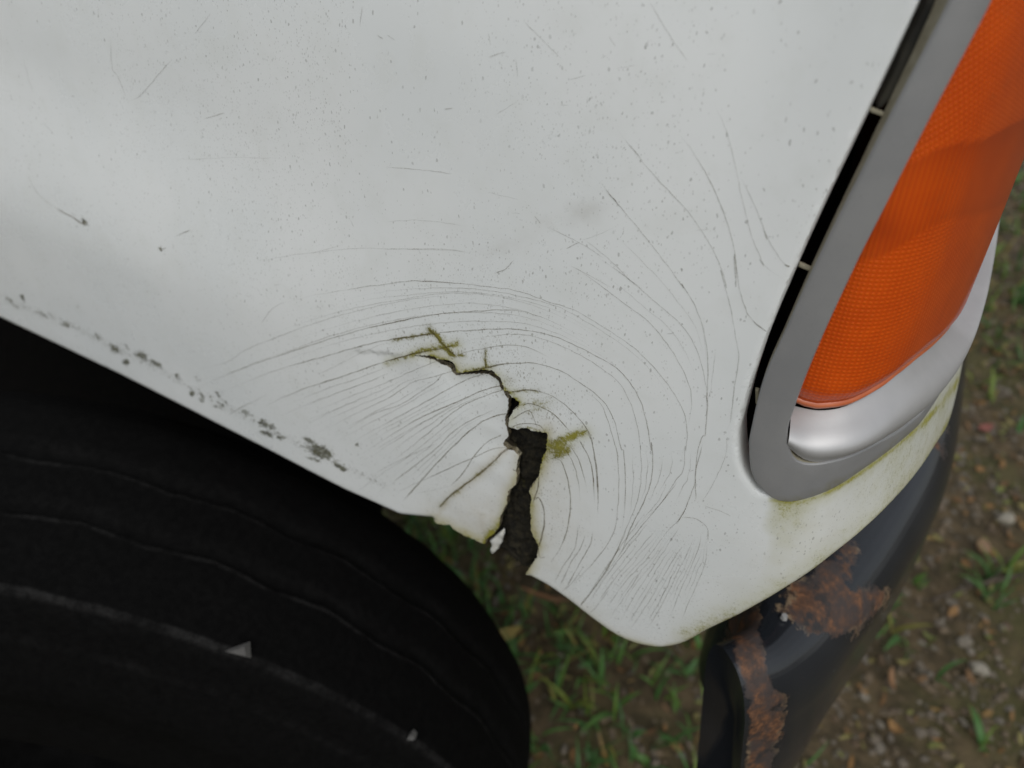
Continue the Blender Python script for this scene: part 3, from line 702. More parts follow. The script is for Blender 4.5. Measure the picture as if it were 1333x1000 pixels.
tan = np.maximum.reduce([seg('E 130,530 240,590 360,650', 13, .55), seg('E 500,110 480,150 520,170 545,210', 4, .5), seg('E 690,95 690,160 650,290 612,380 615,540 650,640 590,780', 9, .75), seg('E 560,200 545,300 500,390 465,520 430,590', 8, .7),
                         seg('E 140,520 200,420 320,330 420,240 480,185', 4.5, .55), ell(640, 690, 60, 30, .5)*.42, seg('P 690,752 770,808', 8, .4), .22*g(poly_dist(PX, arch_px), 5), seg('P 690,752 740,784 800,829 860,846 920,824 1000,785 1080,730 1150,670 1235,552', 6, .35), seg('D 300,235 380,262 430,300', 7, .4),
                         .16*g(poly_dist(PX, px('P 720,620 716,700 700,740')), 40), ell(1050, 720, 110, 60, -.6)*.16])
fleck = np.maximum.reduce([ell(640, 455, 60, 40)*.7, ell(660, 490, 45, 35)*.9, ell(705, 525, 55, 30, .3)*.85, ell(545, 445, 45, 30)*.5, ell(705, 620, 22, 45)*.55, ell(720, 685, 15, 22)*.6, ell(720, 580, 40, 22, -.4)*.8, ell(700, 400, 170, 90)*.22])
smear = np.maximum(ell(758, 276, 27, 12, -.25)*.45, np.maximum(ell(715, 292, 26, 9, -.2)*.22, ell(655, 322, 38, 8, -.3)*.2))
GR = [(30, 105, 20, 6, .55), (78, 100, 6, 5, .9), (118, 90, 5, 4, .7), (60, 130, 40, 8, .45), (150, 160, 25, 6, .55), (175, 165, 5, 4, .8), (225, 190, 18, 8, .75), (335, 237, 10, 8, .8), (400, 280, 20, 12, .75), (430, 265, 16, 6, .6), (437, 325, 10, 8, 1.0),
      (490, 300, 26, 10, .75), (540, 330, 22, 8, .85), (597, 290, 6, 3, .9), (622, 376, 10, 4, .9), (690, 385, 14, 6, .75), (668, 432, 8, 10, .85), (705, 440, 8, 8, .8), (700, 455, 12, 5, .7), (760, 432, 9, 8, .8), (775, 466, 10, 7, .95), (760, 480, 30, 6, .5), (858, 502, 12, 7, .85),
      (915, 535, 14, 12, .9), (947, 546, 12, 8, 1.0), (930, 572, 26, 8, .75), (975, 585, 16, 7, .7), (1075, 595, 22, 8, .85), (1115, 635, 36, 18, 1.1), (1090, 660, 26, 6, .6), (1172, 682, 10, 6, 1.0), (1192, 696, 10, 6, 1.0), (1240, 612, 6, 5, .8), (270, 128, 6, 4, .6), (415, 212, 6, 4, .6), (810, 272, 5, 4, .6), (570, 242, 5, 4, .6)]
grime = np.zeros(len(vs))
for x, y, a, b, v in GR: grime = np.maximum(grime, v*ell(x/2.6667, 350+y/2.6667, a/2.6667*1.15+.5, b/2.6667*1.15+.5, .35))
band = g(poly_dist(PX, px('P 0,388 100,428 200,478 300,532 400,583 500,632')), 7)*.30
grime = np.maximum(grime, band)
for x, y, a, b, v in [(1327, 125, 12, 8, .85), (560, 865, 8, 4, .7), (765, 398, 8, 5, .7), (946, 222, 5, 5, .7), (110, 368, 6, 5, .7), (250, 760, 26, 6, .55), (290, 775, 22, 8, .9)]: grime = np.maximum(grime, v*ell(x/2.6667, y/2.6667, a/2.6667, b/2.6667, .5))
def sharpen(o, ang=.7):
    bm = bmesh.new(); bm.from_mesh(o.data)
    for e in bm.edges:
        if len(e.link_faces) == 2 and e.calc_face_angle(0) > ang: e.smooth = False
    bm.to_mesh(o.data); bm.free()
# ---- back shell and broken edge
lp0 = loops[0]; nb = len(lp0)
V = list(P3d); Fc = [tuple(t) for t in tris]; MI = [0]*len(Fc)
# orient so that normals face outward
a_, b_, c_ = P3d[tris[0]]; nrm = np.cross(b_-a_, c_-a_)
cen = (a_+b_+c_)/3
flipped = (nrm@(np.array([cen[0], cen[1]-1, cen[2]])-cen)) < 0
if flipped: Fc = [f[::-1] for f in Fc]
def skirt(loop, depth, is_edge):
    base = len(V); n = len(loop)
    q = surf(vs[loop, 0], vs[loop, 1], off[loop]-np.array(depth)); V.extend(q)
    for i in range(n):
        j = (i+1) % n; Fc.append((loop[i], loop[j], base+j, base+i)); MI.append(1 if is_edge(i) else 0)
dep = np.full(nb, .010); dep[n_l:n_l+n_fb+n_cl+n_cr] = .0032
skirt(lp0, dep, lambda i: n_l <= i < n_l+n_fb+n_cl+n_cr)
skirt(loops[1], np.full(len(loops[1]), .014), lambda i: False)
nvt = len(V)
ext = lambda a: np.r_[a, np.r_[a[lp0]*0, a[loops[1]]*0]]
cr_t = ext(tan)
fender = mesh_obj('fender', V, Fc, [M_GEL, M_EDGE], veh, attrs={'algae': ext(algae), 'tan': cr_t, 'fleck': ext(fleck), 'smear': ext(smear), 'grime': ext(grime), 'film': ext(film)*.95}, mat_idx=MI)
fender['label'] = 'white gelcoat fender with a torn hole and curved hairline cracks'
me = fender.data
# sharp where skirts meet the face
bm = bmesh.new(); bm.from_mesh(me)
for e in bm.edges:
    if len(e.link_faces) == 2 and e.calc_face_angle(0) > .7: e.smooth = False
bm.to_mesh(me); bm.free()
# inner backing sheet so that the shell is closed and the wheel well stays dark
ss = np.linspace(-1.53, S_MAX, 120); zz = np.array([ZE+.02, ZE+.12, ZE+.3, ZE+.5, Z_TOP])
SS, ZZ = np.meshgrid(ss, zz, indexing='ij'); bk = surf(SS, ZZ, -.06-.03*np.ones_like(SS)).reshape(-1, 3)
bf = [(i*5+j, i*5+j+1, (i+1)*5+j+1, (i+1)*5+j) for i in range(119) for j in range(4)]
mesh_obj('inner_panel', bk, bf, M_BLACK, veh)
# hood and closing walls (above and behind the frame)
s_all = np.linspace(-1.55, S_MAX, 140); top = surf(s_all, np.full(140, Z_TOP), -.0); N_ = len(top)
rows = []
for u, dz in ((0, 0), (.012, .012), (.04, .025), (.12, .045), (.35, .07), (1.0, .09)):
    c = np.array([-.75, 1.1, Z_TOP]); r = top*(1-u)+np.stack([top[:, 0]*.0+np.clip(top[:, 0], -1.6, -.02), np.full(N_, 1.15), np.full(N_, Z_TOP)], 1)*u; r[:, 2] = Z_TOP+dz; rows.append(r)
hv = np.vstack(rows); hf = [(r*N_+i, r*N_+i+1, (r+1)*N_+i+1, (r+1)*N_+i) for r in range(len(rows)-1) for i in range(N_-1)]
z0_ = {kk: np.zeros(len(hv)) for kk in ('algae', 'tan', 'fleck', 'smear', 'grime')}
mesh_obj('hood', hv, hf, M_GEL, veh, attrs=z0_)
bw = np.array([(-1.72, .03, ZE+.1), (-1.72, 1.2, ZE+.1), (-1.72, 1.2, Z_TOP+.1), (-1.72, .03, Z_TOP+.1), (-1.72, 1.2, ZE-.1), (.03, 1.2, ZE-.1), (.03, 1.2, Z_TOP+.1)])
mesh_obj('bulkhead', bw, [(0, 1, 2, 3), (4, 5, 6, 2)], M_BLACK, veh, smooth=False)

def plate(name, pts, y0, y1, mat):
    n = len(pts); v = [(x, y0, z) for x, z in pts]+[(x, y1, z) for x, z in pts]
    f = [tuple(range(n)), tuple(range(2*n-1, n-1, -1))]+[(i, i+n, (i+1) % n+n, (i+1) % n) for i in range(n)]
    return mesh_obj(name, v, f, mat, veh, smooth=False)
plate('inner_wing', [(-1.7, .22), (-.62, .22), (-.56, .30), (-.535, .45), (-.50, .62), (-.40, .78), (-.30, .95), (-.22, 1.1), (-.2, 1.6), (-1.7, 1.6)], .25, .285, M_BLACK)  # near-black wall added so the wheel well reads dark
# ---- dark fibrous mud filling the hole
mp = px('E 470,-10 520,40 600,40 720,70 730,180 700,300 660,400 660,560 690,640 680,720 596,800 540,770 470,715 420,690 400,640 440,560 450,450 490,340 510,220 470,120')
h_m = hit(mp, -.006); mb = ragged(np.vstack([h_m, h_m[:1]]), .002, .0006)[:-1]
mv, mt, ml = cdt(mb, [], gridpts(min(mb[:, 0]), max(mb[:, 0]), min(mb[:, 1]), max(mb[:, 1]), .0016))
dm = poly_dist(mv, np.vstack([mb, mb[:1]]))
mo = -.0105-.004*np.exp(-dm/.004)+np.array([.0042*noise.noise((s*120, z*120, 0))+.0034*noise.noise((s*420, z*260, 5)) for s, z in mv])
mq = surf(mv[:, 0], mv[:, 1], mo)
fm = [tuple(t) if not flipped else tuple(t[::-1]) for t in mt]
bq = surf(mv[ml[0], 0], mv[ml[0], 1], mo[ml[0]]-.008); nb0 = len(mq); L_ = len(ml[0])
fm += [(ml[0][i], ml[0][(i+1) % L_], nb0+(i+1) % L_, nb0+i) for i in range(L_)]
mesh_obj('mud_plug', np.vstack([mq, bq]), fm, M_MUD, fender)['label'] = 'black fibrous mud showing through the torn hole'
# loose fibres standing in the tear
fv, ff = [], []; nfv = 0
for i in range(150):
    j = rng.integers(len(mv)); s, z = mv[j]; p0 = surf(np.array(s), np.array(z), np.array(mo[j]-.0005)); dv = rng.normal(0, .004, 3); dv[1] -= abs(rng.normal(0, .0015))
    pts = catmull([p0, p0+dv*.5+rng.normal(0, .0008, 3), p0+dv], 3); a, b = tube(pts, np.linspace(.00028, .0001, len(pts)), 3); fv.append(a); ff += [tuple(q+nfv for q in f) for f in b]; nfv += len(a)
o = mesh_obj('glass_fibre', np.vstack(fv), ff, M_MUD, fender); o['kind'] = 'stuff'
# a torn white splinter at the bottom of the hole
def flake(spec, offs, thick, mat, name, lab):
    P = hit(px(spec), offs); P = ragged(np.vstack([P, P[:1]]), .0012, .00025)[:-1]; v, t, l = cdt(P, [], gridpts(min(P[:, 0]), max(P[:, 0]), min(P[:, 1]), max(P[:, 1]), .0015))
    oo = offs+np.array([.0009*noise.noise((s*160, z*160, 9)) for s, z in v]); A = surf(v[:, 0], v[:, 1], oo); l = l[0]; B = surf(v[l, 0], v[l, 1], oo[l]-thick); n = len(A); k_ = len(l)
    f = [tuple(q) if not flipped else tuple(q[::-1]) for q in t]+[(l[i], l[(i+1) % k_], n+(i+1) % k_, n+i) for i in range(k_)]
    z = np.zeros(n+k_)
    o = mesh_obj(name, np.vstack([A, B]), f, mat, fender, attrs={'algae': z+.25, 'tan': z+.25, 'fleck': z, 'smear': z, 'grime': z}); o['label'] = lab; return o
flake('E 472,575 476,600 462,640 442,668 425,690 412,680 422,648 412,628 436,606 455,590', -.0035, .0025, M_GEL, 'splinter', 'torn pale splinter at the foot of the hole')

#CRACKS#
# ---- hairline cracks, measured as polylines and laid as thin dirt-filled ribbons on the gelcoat
CK = []
def ck(spec, w_=1.1, a=.5, green=.2, f0=.15, f1=.15): CK.append((spec, w_, a, green, f0, f1))
ck('A 270,135 370,118 480,100 560,92 700,78 850,80 1080,85 1200,96', .9, .28)
ck('A 380,320 470,295 600,268 800,238 950,220 1080,224 1200,235 1333,250 B 100,268 200,305 330,348 470,432 560,490 640,560 720,650 790,760 815,850 812,950 C 808,100 800,200 760,260 700,350 620,430 530,530', 1.1, .42)
ck('A 900,221 960,219 1080,225 1180,233', 1.3, .6, .2, .4, .4)
ck('A 300,405 345,345 380,320 410,312', .9, .35)
ck('A 20,600 150,570 240,515 400,450 600,380 750,340 950,300 1040,288 1150,280', 1.0, .33)
ck('A 0,700 50,670 200,605 400,535 650,455 800,415 960,382 1100,360 1333,345 B 100,352 190,380 250,407', 1.2, .55, .5)
ck('A 760,425 860,402 960,382 1010,372', 1.7, .8, .8, .4, .4)
ck('A 100,715 250,650 400,595 560,550 720,505 850,475 1040,450 1100,440 1200,434 1333,428 B 100,432 200,450 300,485 400,535 500,590 560,650 610,730 640,830 660,950 C 660,80 668,170 655,270 620,360 570,460 530,560 440,680 340,800', 1.25, .6, .3)
ck('A 720,505 745,506', 2.0, .8, .8, .3, .3)
ck('A 840,476 900,468 1040,448', 2.4, .95, .9, .3, .05)
ck('A 850,485 760,520 680,560 600,600 540,625', .9, .3)
ck('A 160,800 210,770 340,705', 1.2, .6, .3, .1, .5)
ck('A 300,770 450,700 600,650 750,600 900,553 960,535', 1.3, .68, .4, .3, 0)
ck('A 820,578 900,553 965,533', 2.2, .95, .8, .4, 0)
ck('A 950,537 1060,515 1150,495', 2.4, .9, 1.0, .1, .2)
ck('A 1150,495 1230,470 1333,455 B 100,452 200,475 330,530 430,590 520,660 570,750 600,850 615,950 C 612,100 618,220 600,340 560,440 520,520 460,590', 1.0, .45, .3)
ck('A 1025,422 1060,460 1095,500 1115,520 1150,548', 3.0, 1.0, 1.0, .15, .1)
ck('A 1130,552 1200,525 1333,500 B 60,498 130,510 215,550', 1.2, .5, .6)
ck('A 1270,512 1277,600', 2.2, .8, 1.0)
ck('A 1190,605 1270,600 1333,580 B 90,575 170,580 260,608 340,655 430,720 480,780 510,860 530,950 C 540,120 548,240 545,380 530,480', 1.2, .6, .35)
ck('D 500,312 600,294 690,276', 2.2, .85, 1.0, .3, .3)
ck('B 45,698 140,692 220,715 290,760 350,820 392,880 C 410,120 425,250 430,400', 1.3, .65, .45)
ck('B 50,699 140,692 190,702', 2.0, .8, 1.0, .1, .4)
ck('B 350,690 430,740 470,820 500,920 C 510,120 520,240 515,360 500,470 440,570 350,670 300,730', 1.1, .5, .35)
ck('D 745,487 800,475 850,490 920,530 970,580 1000,620', 1.6, .75, .8)
ck('D 700,560 760,525 800,512 825,560 840,600', 1.6, .7, .7); ck('D 700,600 740,580 800,575 850,585 880,620', 1.5, .7, .7)
# left fan
ck('A 460,800 570,770 700,715 850,660 960,610 1060,570', 1.0, .5, .3, .5, 0); ck('A 370,810 520,745 700,680 860,620', .8, .25)
ck('A 530,885 700,800 830,740 910,690 960,660 1090,630 1130,615', 1.1, .55, .25, .5, 0)
ck('A 480,850 640,770 800,705 900,665', .8, .25)
ck('A 600,910 780,800 900,760 980,710 1050,665 1075,635', 1.1, .5, .25, .5, 0)
ck('A 650,945 800,860 950,780 1100,700 1200,655 1290,630', 1.2, .6, .25, .5, 0)
ck('A 720,980 860,890 1000,810 1150,750 1260,705 1333,692', 1.4, .8, .35, .5, 0)
ck('A 780,960 900,890 1080,790 1150,752', .9, .35)
ck('A 830,1030 1000,900 1150,780 1260,730 1333,710', 1.3, .68, .3, .5, 0)
ck('D 20,830 130,770 300,690 350,680', .9, .4); ck('D -120,960 60,830 200,740 330,690', .8, .3)
ck('D 100,890 130,860 250,770 350,685 430,610 520,560 620,520', 1.2, .6, .3)
ck('D 165,965 180,950 270,850 340,770 430,680 520,600 600,560 670,548', 1.5, .8, .5, .1, 0)
ck('D 290,850 400,800 510,755 600,720 690,715', 1.3, .6, .5); ck('D 130,920 290,850 420,790', .9, .35)
ck('D 400,890 460,830 520,740 580,680 640,655', 1.4, .7, .6, .1, 0)
ck('D 345,998 400,940 480,880 560,820 620,770 660,722', 2.8, .95, .85, .02, .25)
ck('D 620,770 640,742 685,715', 3.0, .7, .2); ck('D 695,820 705,830 725,832', 1.6, .9, .2)
ck('D 235,925 400,890 420,880', .8, .3)
# fan right of the hole
ck('E 740,200 770,235 800,330 812,430 800,540 770,640 700,750', 1.5, .75, .7, .05, .3)
ck('C 285,110 320,170 345,260 352,340', 1.4, .65, .7, .02, .5); ck('C 310,100 350,170 375,260 382,295', 1.4, .6, .7, .02, .5)
ck('C 350,75 390,150 408,240 415,360', 1.6, .75, .6, .02, .4); ck('C 385,40 412,120 428,250 430,400', 1.5, .7, .5, .02, .4)
ck('C 345,440 330,540 280,620 235,700', 1.1, .5); ck('C 375,480 355,540 310,610 260,720', 1.1, .5); ck('C 410,465 395,530 350,610 290,720', 1.3, .62, .4)
ck('C 370,620 320,690 265,740', 1.0, .4); ck('C 560,440 520,540 440,680 340,810', 1.6, .7, .5, .3, .02)
for q in ('C 690,450 600,560 500,680 420,790', 'C 740,455 640,590 540,700 450,830', 'C 790,440 700,580 600,730 520,870', 'C 820,500 740,620 660,760 560,910', 'C 850,490 780,640 700,800 640,900', 'C 760,640 700,770 640,870',
          'C 880,470 860,560 790,720 740,850', 'C 660,420 560,540 470,660 390,780', 'C 640,380 540,520 450,650 370,780', 'C 905,520 890,620 840,740 790,860', 'C 620,640 540,760 480,850', 'C 700,640 630,760 560,870', 'C 480,720 420,800 380,840'): ck(q, 1.1, .34, .3, .15, .15)
ck('B 880,380 905,550 902,740 895,880 C 880,60 858,150 850,260 820,340 790,410 740,460 690,520', 1.2, .48, .3)
ck('C 885,90 855,200 852,260 855,345', 1.4, .55, .4); ck('C 820,345 795,400 770,440', 1.6, .65, .5)
ck('C 785,412 830,410 870,425 905,460 905,520', 1.3, .5, .6); ck('C 890,360 950,380 1010,405', 1.2, .4, .6); ck('C 880,345 930,260 980,150 990,50', 1.0, .35)
ck('C 780,250 700,350 600,470 520,570', 1.2, .5); ck('C 730,260 690,340 620,420', .9, .3); ck('C 850,200 830,210 820,200', 1.2, .35)
ck('E 655,300 655,340 645,380 625,440', 1.8, .8, .4); ck('E 640,420 650,405 668,430 682,480 680,550 655,655', 2.2, .85, .4, .05, .05)
ck('E 655,640 660,700 690,702', 2.0, .7, .5)
# outer arcs towards the lamp
ck('B 330,160 440,240 540,315 640,390 720,480 790,590 830,690 835,760 820,850', 1.1, .45)
ck('B 420,110 560,210 670,305 780,400 850,500 890,630 905,740 895,880', 1.1, .45)
ck('F 730,610 800,695 880,790 960,890 1040,1000 B 790,230 850,330 885,430 900,560', 1.1, .45); ck('F 760,650 800,695 830,730', 1.6, .55, .2, .4, .4)
ck('F 800,440 855,510 920,590 990,665 1050,730 1120,830 1170,930 1190,1000 B 960,170 1000,320 1025,450 1040,560 1020,680 1000,840 930,890', 1.1, .42); ck('F 835,485 855,510 900,560', 1.6, .6, .2, .4, .4)
ck('F 1010,455 1060,510 1110,590 1160,690 1200,800 1220,900 1222,1000 B 1020,100 1040,240 1070,340 1110,400 1165,440', 1.2, .5, .3, .2, .05)
ck('F 1140,350 1190,460 1220,580 1250,720 1280,830 1320,920 B 1130,120 1170,170 1240,210', 1.0, .38); ck('F 1240,620 1290,720 1330,830 B 1150,0 1190,80 1240,145 1290,175', 1.1, .42)
ck('B 1235,145 1290,175', 1.8, .8, .5, .2, .05); ck('B 1000,660 1020,690 1000,840', .9, .3); ck('B 940,520 925,640 910,740', .9, .3); ck('B 1085,380 1165,440', 1.4, .55, .3, .4, .05)
ck('F 480,70 540,130 620,210', 1.0, .35); ck('F 920,0 960,70 1010,150 1060,220', 1.0, .38); ck('F 690,830 770,890 880,1000', 1.0, .38); ck('F 570,790 690,850 770,900', 1.0, .35)
ck('F 0,580 130,590 240,605', 1.0, .38); ck('F 0,770 130,765 280,785', .9, .28); ck('F 0,865 200,865 300,880', .9, .38); ck('F 640,920 720,960 790,1000', .9, .3)
# scratches and scuffs
for q, w_, a in (('F 520,750 545,780', 1.6, .6), ('F 630,865 680,840', 1.7, .6), ('F 680,840 800,790', 1.1, .35), ('F 380,950 420,935 450,900', 1.4, .65), ('F 205,380 240,375', 1.8, .7), ('F 780,125 805,165', 1.2, .5), ('F 360,110 370,160', 1.1, .4), ('F 10,120 40,140', 1.6, .7),
                 ('G 340,20 345,75', 1.1, .45), ('G 385,130 390,235 410,265 445,355', 1.3, .5), ('G 450,352 490,330 545,265 605,200', 1.4, .5), ('G 670,125 735,45', 1.2, .45), ('G 95,600 130,670 190,720', 1.2, .5), ('G 185,715 260,760 312,785', 3.4, .75),
                 ('G 610,820 665,797', 1.6, .75), ('G 710,412 785,390', 1.7, .55), ('G 555,870 580,858', 1.4, .7), ('G 600,555 800,546 1000,550', .9, .28), ('G 1250,95 1260,20', 1.3, .6), ('G 1310,120 1333,135', 2.2, .8), ('G 80,190 100,270 120,330', 1.0, .35), ('G 150,420 190,470', 1.0, .4),
                 ('G 1215,760 1230,790', 1.2, .6), ('G 1080,880 1190,850', 1.0, .4), ('G 248,332 262,336', 1.8, .7), ('F 1080,800 1130,797', 1.2, .35), ('F 1120,190 1155,185', 1.2, .4), ('F 360,200 425,180', 1.8, .55), ('F 455,200 465,270', 1.1, .4), ('B 725,450 760,447', 1.4, .5), ('F 385,400 460,355', 1.1, .35), ('F 750,205 775,190', 1.2, .5), ('F 640,280 700,262', 1.1, .4), ('F 610,365 640,368', 1.1, .4), ('F 800,240 880,225', 1.0, .3), ('F 440,740 475,745', 1.2, .4), ('F 355,668 470,695', 1.2, .4)):
    ck(q, w_*.85, a*.75, .05, .2, .2)
from mathutils.kdtree import KDTree
kd = KDTree(len(vs))
for i_, q_ in enumerate(vs): kd.insert((q_[0], q_[1], 0), i_)
kd.balance()
def between(qa, qb, ts, w_, a, gr=.25):
    A = resample(catmull(px(qa), 6), 1.0); B = resample(catmull(px(qb), 6), 1.0); u = np.linspace(0, 1, 12)
    A = A[(u*(len(A)-1)).astype(int)]; B = B[(u*(len(B)-1)).astype(int)]
    for t_ in ts:
        C_ = A*(1-t_)+B*t_; i0_, i1_ = rng.integers(0, 3), 12-rng.integers(0, 3)
        C_ = C_[i0_:i1_]+rng.normal(0, .5, (i1_-i0_, 2)); CK.append(('P '+' '.join('%.1f,%.1f' % tuple(p) for p in C_), w_, a*rng.uniform(.7, 1.2), gr, .3, .35))
FAN = ['C 640,380 540,520 450,650 370,780', 'C 690,450 600,560 500,680 420,790', 'C 740,455 640,590 540,700 450,830', 'C 790,440 700,580 600,730 520,870', 'C 820,500 740,620 660,760 560,910', 'C 850,490 780,640 700,800 640,900', 'C 880,470 860,560 790,720 740,850', 'C 905,520 890,620 840,740 790,860']
for qa, qb in zip(FAN[:-1], FAN[1:]): between(qa, qb, (.35, .7), 1.0, .28)
FL = ['A 300,770 450,700 600,650 750,600 900,553 960,535', 'A 460,800 570,770 700,715 850,660 960,610 1060,570', 'A 530,885 700,800 830,740 910,690 960,660 1090,630', 'A 650,945 800,860 950,780 1100,700 1200,655 1290,630', 'A 720,980 860,890 1000,810 1150,750 1260,705 1333,692', 'A 830,1030 1000,900 1150,780 1260,730 1333,710', 'D 100,890 250,770 350,685 430,610 520,560 620,520', 'D 180,950 270,850 340,770 430,680 520,600 600,560']
for qa, qb in zip(FL[:-1], FL[1:]): between(qa, qb, (.33, .66), .95, .38)
UP = ['A 380,320 600,268 800,238 950,220 1080,224 1333,250 B 200,305 330,348 470,432 640,560 720,650 790,760 815,850', 'A 20,600 240,515 400,450 600,380 950,300 1150,280 1333,300 B 200,360 400,470 560,590 680,740 720,850', 'A 100,715 250,650 560,550 850,475 1100,440 1333,428 B 200,450 400,535 560,650 610,730 660,950']
for qa, qb in zip(UP[:-1], UP[1:]): between(qa, qb, (.25, .5, .75), .95, .34)
for q, ts in (('B 330,160 540,315 720,480 830,690 820,850|B 420,110 670,305 850,500 905,740 895,880', (.5,)), ('B 420,110 670,305 850,500 905,740|F 730,610 880,790 1040,1000 B 850,330 900,560', (.5,)), ('C 540,120 548,240 545,380 530,480|C 612,100 618,220 600,340 560,440', (.5,)), ('C 612,100 618,220 600,340 560,440|C 660,80 668,170 655,270 620,360', (.5,)), ('C 660,80 668,170 655,270 620,360|C 808,100 800,200 760,260 700,350', (.3, .6)), ('C 808,100 800,200 760,260 700,350|C 880,60 858,150 850,260 790,410', (.5,))): between(*q.split('|'), ts, .95, .36)
for spec, w_, a, gr, f0, f1 in CK:
    P = px(spec); P = catmull(P, 8) if len(P) > 2 else P
    P = resample(P, 3.2); n = len(P)
    P = P+np.stack([[noise.noise((p[0]*.09, p[1]*.09, 3.+k_*9)) for p in P] for k_ in (0, 1)], 1)*.9
    sz = hit(P); t = np.linspace(0, 1, n)
    # follow the surface relief of the nearest panel vertices
    kx = [kd.find((q[0], q[1], 0))[1] for q in sz]; of = off[kx]
    if n > 4: of = np.convolve(np.pad(of, 2, 'edge'), np.ones(5)/5, 'valid')
    tg = np.gradient(sz, axis=0); tg /= np.linalg.norm(tg, axis=1)[:, None]+1e-12; nm = np.stack([-tg[:, 1], tg[:, 0]], 1)
    depth = ((surf(sz[:, 0], sz[:, 1])-CAM)@Fv)
    taper = np.minimum(1, np.minimum(t/(f0+1e-6) if f0 > 0 else 1, (1-t)/(f1+1e-6) if f1 > 0 else 1)); taper = np.clip(taper, 0, 1)
    wv = np.array([1+.45*noise.noise((p[0]*.06, p[1]*.06, 17.)) for p in P])
    hw = .5*w_*depth/FPX*.95*(.45+.55*taper)*wv
    A = surf(*(sz+nm*hw[:, None]).T, of+.00025); M_ = surf(*sz.T, of+.0003); B = surf(*(sz-nm*hw[:, None]).T, of+.00025)
    v = np.vstack([A, M_, B]); f = []
    for i in range(n-1): f += [(i, i+1, n+i+1, n+i), (n+i, n+i+1, 2*n+i+1, 2*n+i)]
    al = a*.9*np.clip(taper*1.1, 0, 1)
    mesh_obj('hairline_crack', v, f, M_CRACK, fender, attrs={'alpha': np.r_[al*.55, al, al*.55], 'green': np.full(3*n, gr)})

# ---- lamp: floating grey frame, amber lens, silver ledge below the lens, dark gap behind
lamp = empty('lamp', tuple(surf(np.array(.06), np.array(z_rb)))); lamp.parent = veh; lamp.matrix_parent_inverse = veh.matrix_basis.inverted()
lamp['label'] = 'amber corner lamp in a silver-grey frame'
def sheet(outer, holes, offs, thick, step, mats, name, parent, attr_f=None, edge_round=.0012):
    gp = gridpts(outer[:, 0].min(), outer[:, 0].max(), outer[:, 1].min(), outer[:, 1].max(), step)
    rows_ = []
    for lp_ in [outer]+holes:
        gp = gp[poly_dist(gp, np.vstack([lp_, lp_[:1]])) > edge_round*1.2+step*.55]
        cl_ = np.vstack([lp_[-1:], lp_, lp_[:1]])
        for dd_ in (.45, -.45, 1.05, -1.05): rows_.append(inward(cl_, [dd_*edge_round])[1:-1])
    v, t, l = cdt(outer, holes, np.vstack([gp]+rows_), margin=edge_round*.3)
    d = poly_dist(v, np.vstack([outer, outer[:1]]))
    for h in holes: d = np.minimum(d, poly_dist(v, np.vstack([h, h[:1]])))
    oo = offs-lip(d, edge_round)*.8
    A = surf(v[:, 0], v[:, 1], oo); VV = list(A); f = [tuple(q) if not flipped else tuple(q[::-1]) for q in t]; mi = [0]*len(f)
    for kk, lp in enumerate(l):
        b = len(VV); VV.extend(surf(v[lp, 0], v[lp, 1], oo[lp]-thick)); n = len(lp)
        for i in range(n): f.append((lp[i], lp[(i+1) % n], b+(i+1) % n, b+i)); mi.append(1)
    at = np.zeros(len(VV))
    if attr_f is not None: at[:len(A)] = attr_f(pixel(A))
    o = mesh_obj(name, VV, f, mats, parent, attrs={'algae': at}, mat_idx=mi)
    sharpen(o); return o
def rim_alg(Q): return .9*g(poly_dist(Q, bz), 2.5)
sheet(rim_out, [rim_in], .0025, .007, .005, [M_BEZ, M_CREAM], 'lamp_frame', lamp, rim_alg)
# ledge: convex silver lip from the frame's inner edge up to the lens
s0 = h_il[-1, 0]; sv_ = np.linspace(s0+.0005, S_LR-.03, 130)
ib = np.vstack([h_il[-2:], h_ib, [(S_LR, z_ib)]]); zi = np.interp(sv_, ib[:, 0], ib[:, 1]); 
lbs = np.vstack([h_lb, [(S_LR, z_lb)]]); o_ = np.argsort(lbs[:, 0]); lbs = lbs[o_]
zlb = np.interp(sv_, lbs[:, 0], lbs[:, 1])
def gsm(a, w=9):
    k_ = np.exp(-np.linspace(-2, 2, 2*w+1)**2); k_ /= k_.sum(); return np.convolve(np.pad(a, w, 'edge'), k_, 'valid')
zi = gsm(zi, 5); zlb = gsm(zlb, 9)
K = 18; lv = []
for k_ in range(K):
    u = k_/(K-1); zz_ = zi+(np.maximum(zlb-zi, .01)-.004)*(u**.9)
    grow = sstep(sv_, s0, s0+.05)
    oo = .0015+(.003+.003*grow+.0015*sstep(sv_, s0+.04, s0+.13))*np.sin(math.pi*min(1, u*1.25)*.8)-(.016-.004*grow)*u**2.6
    lv.append(surf(sv_, zz_, oo))
lv = np.vstack(lv); n = len(sv_)
lf = [(k_*n+i, k_*n+i+1, (k_+1)*n+i+1, (k_+1)*n+i) for k_ in range(K-1) for i in range(n-1)]
mesh_obj('lamp_ledge', lv, lf, M_LEDGE, lamp)
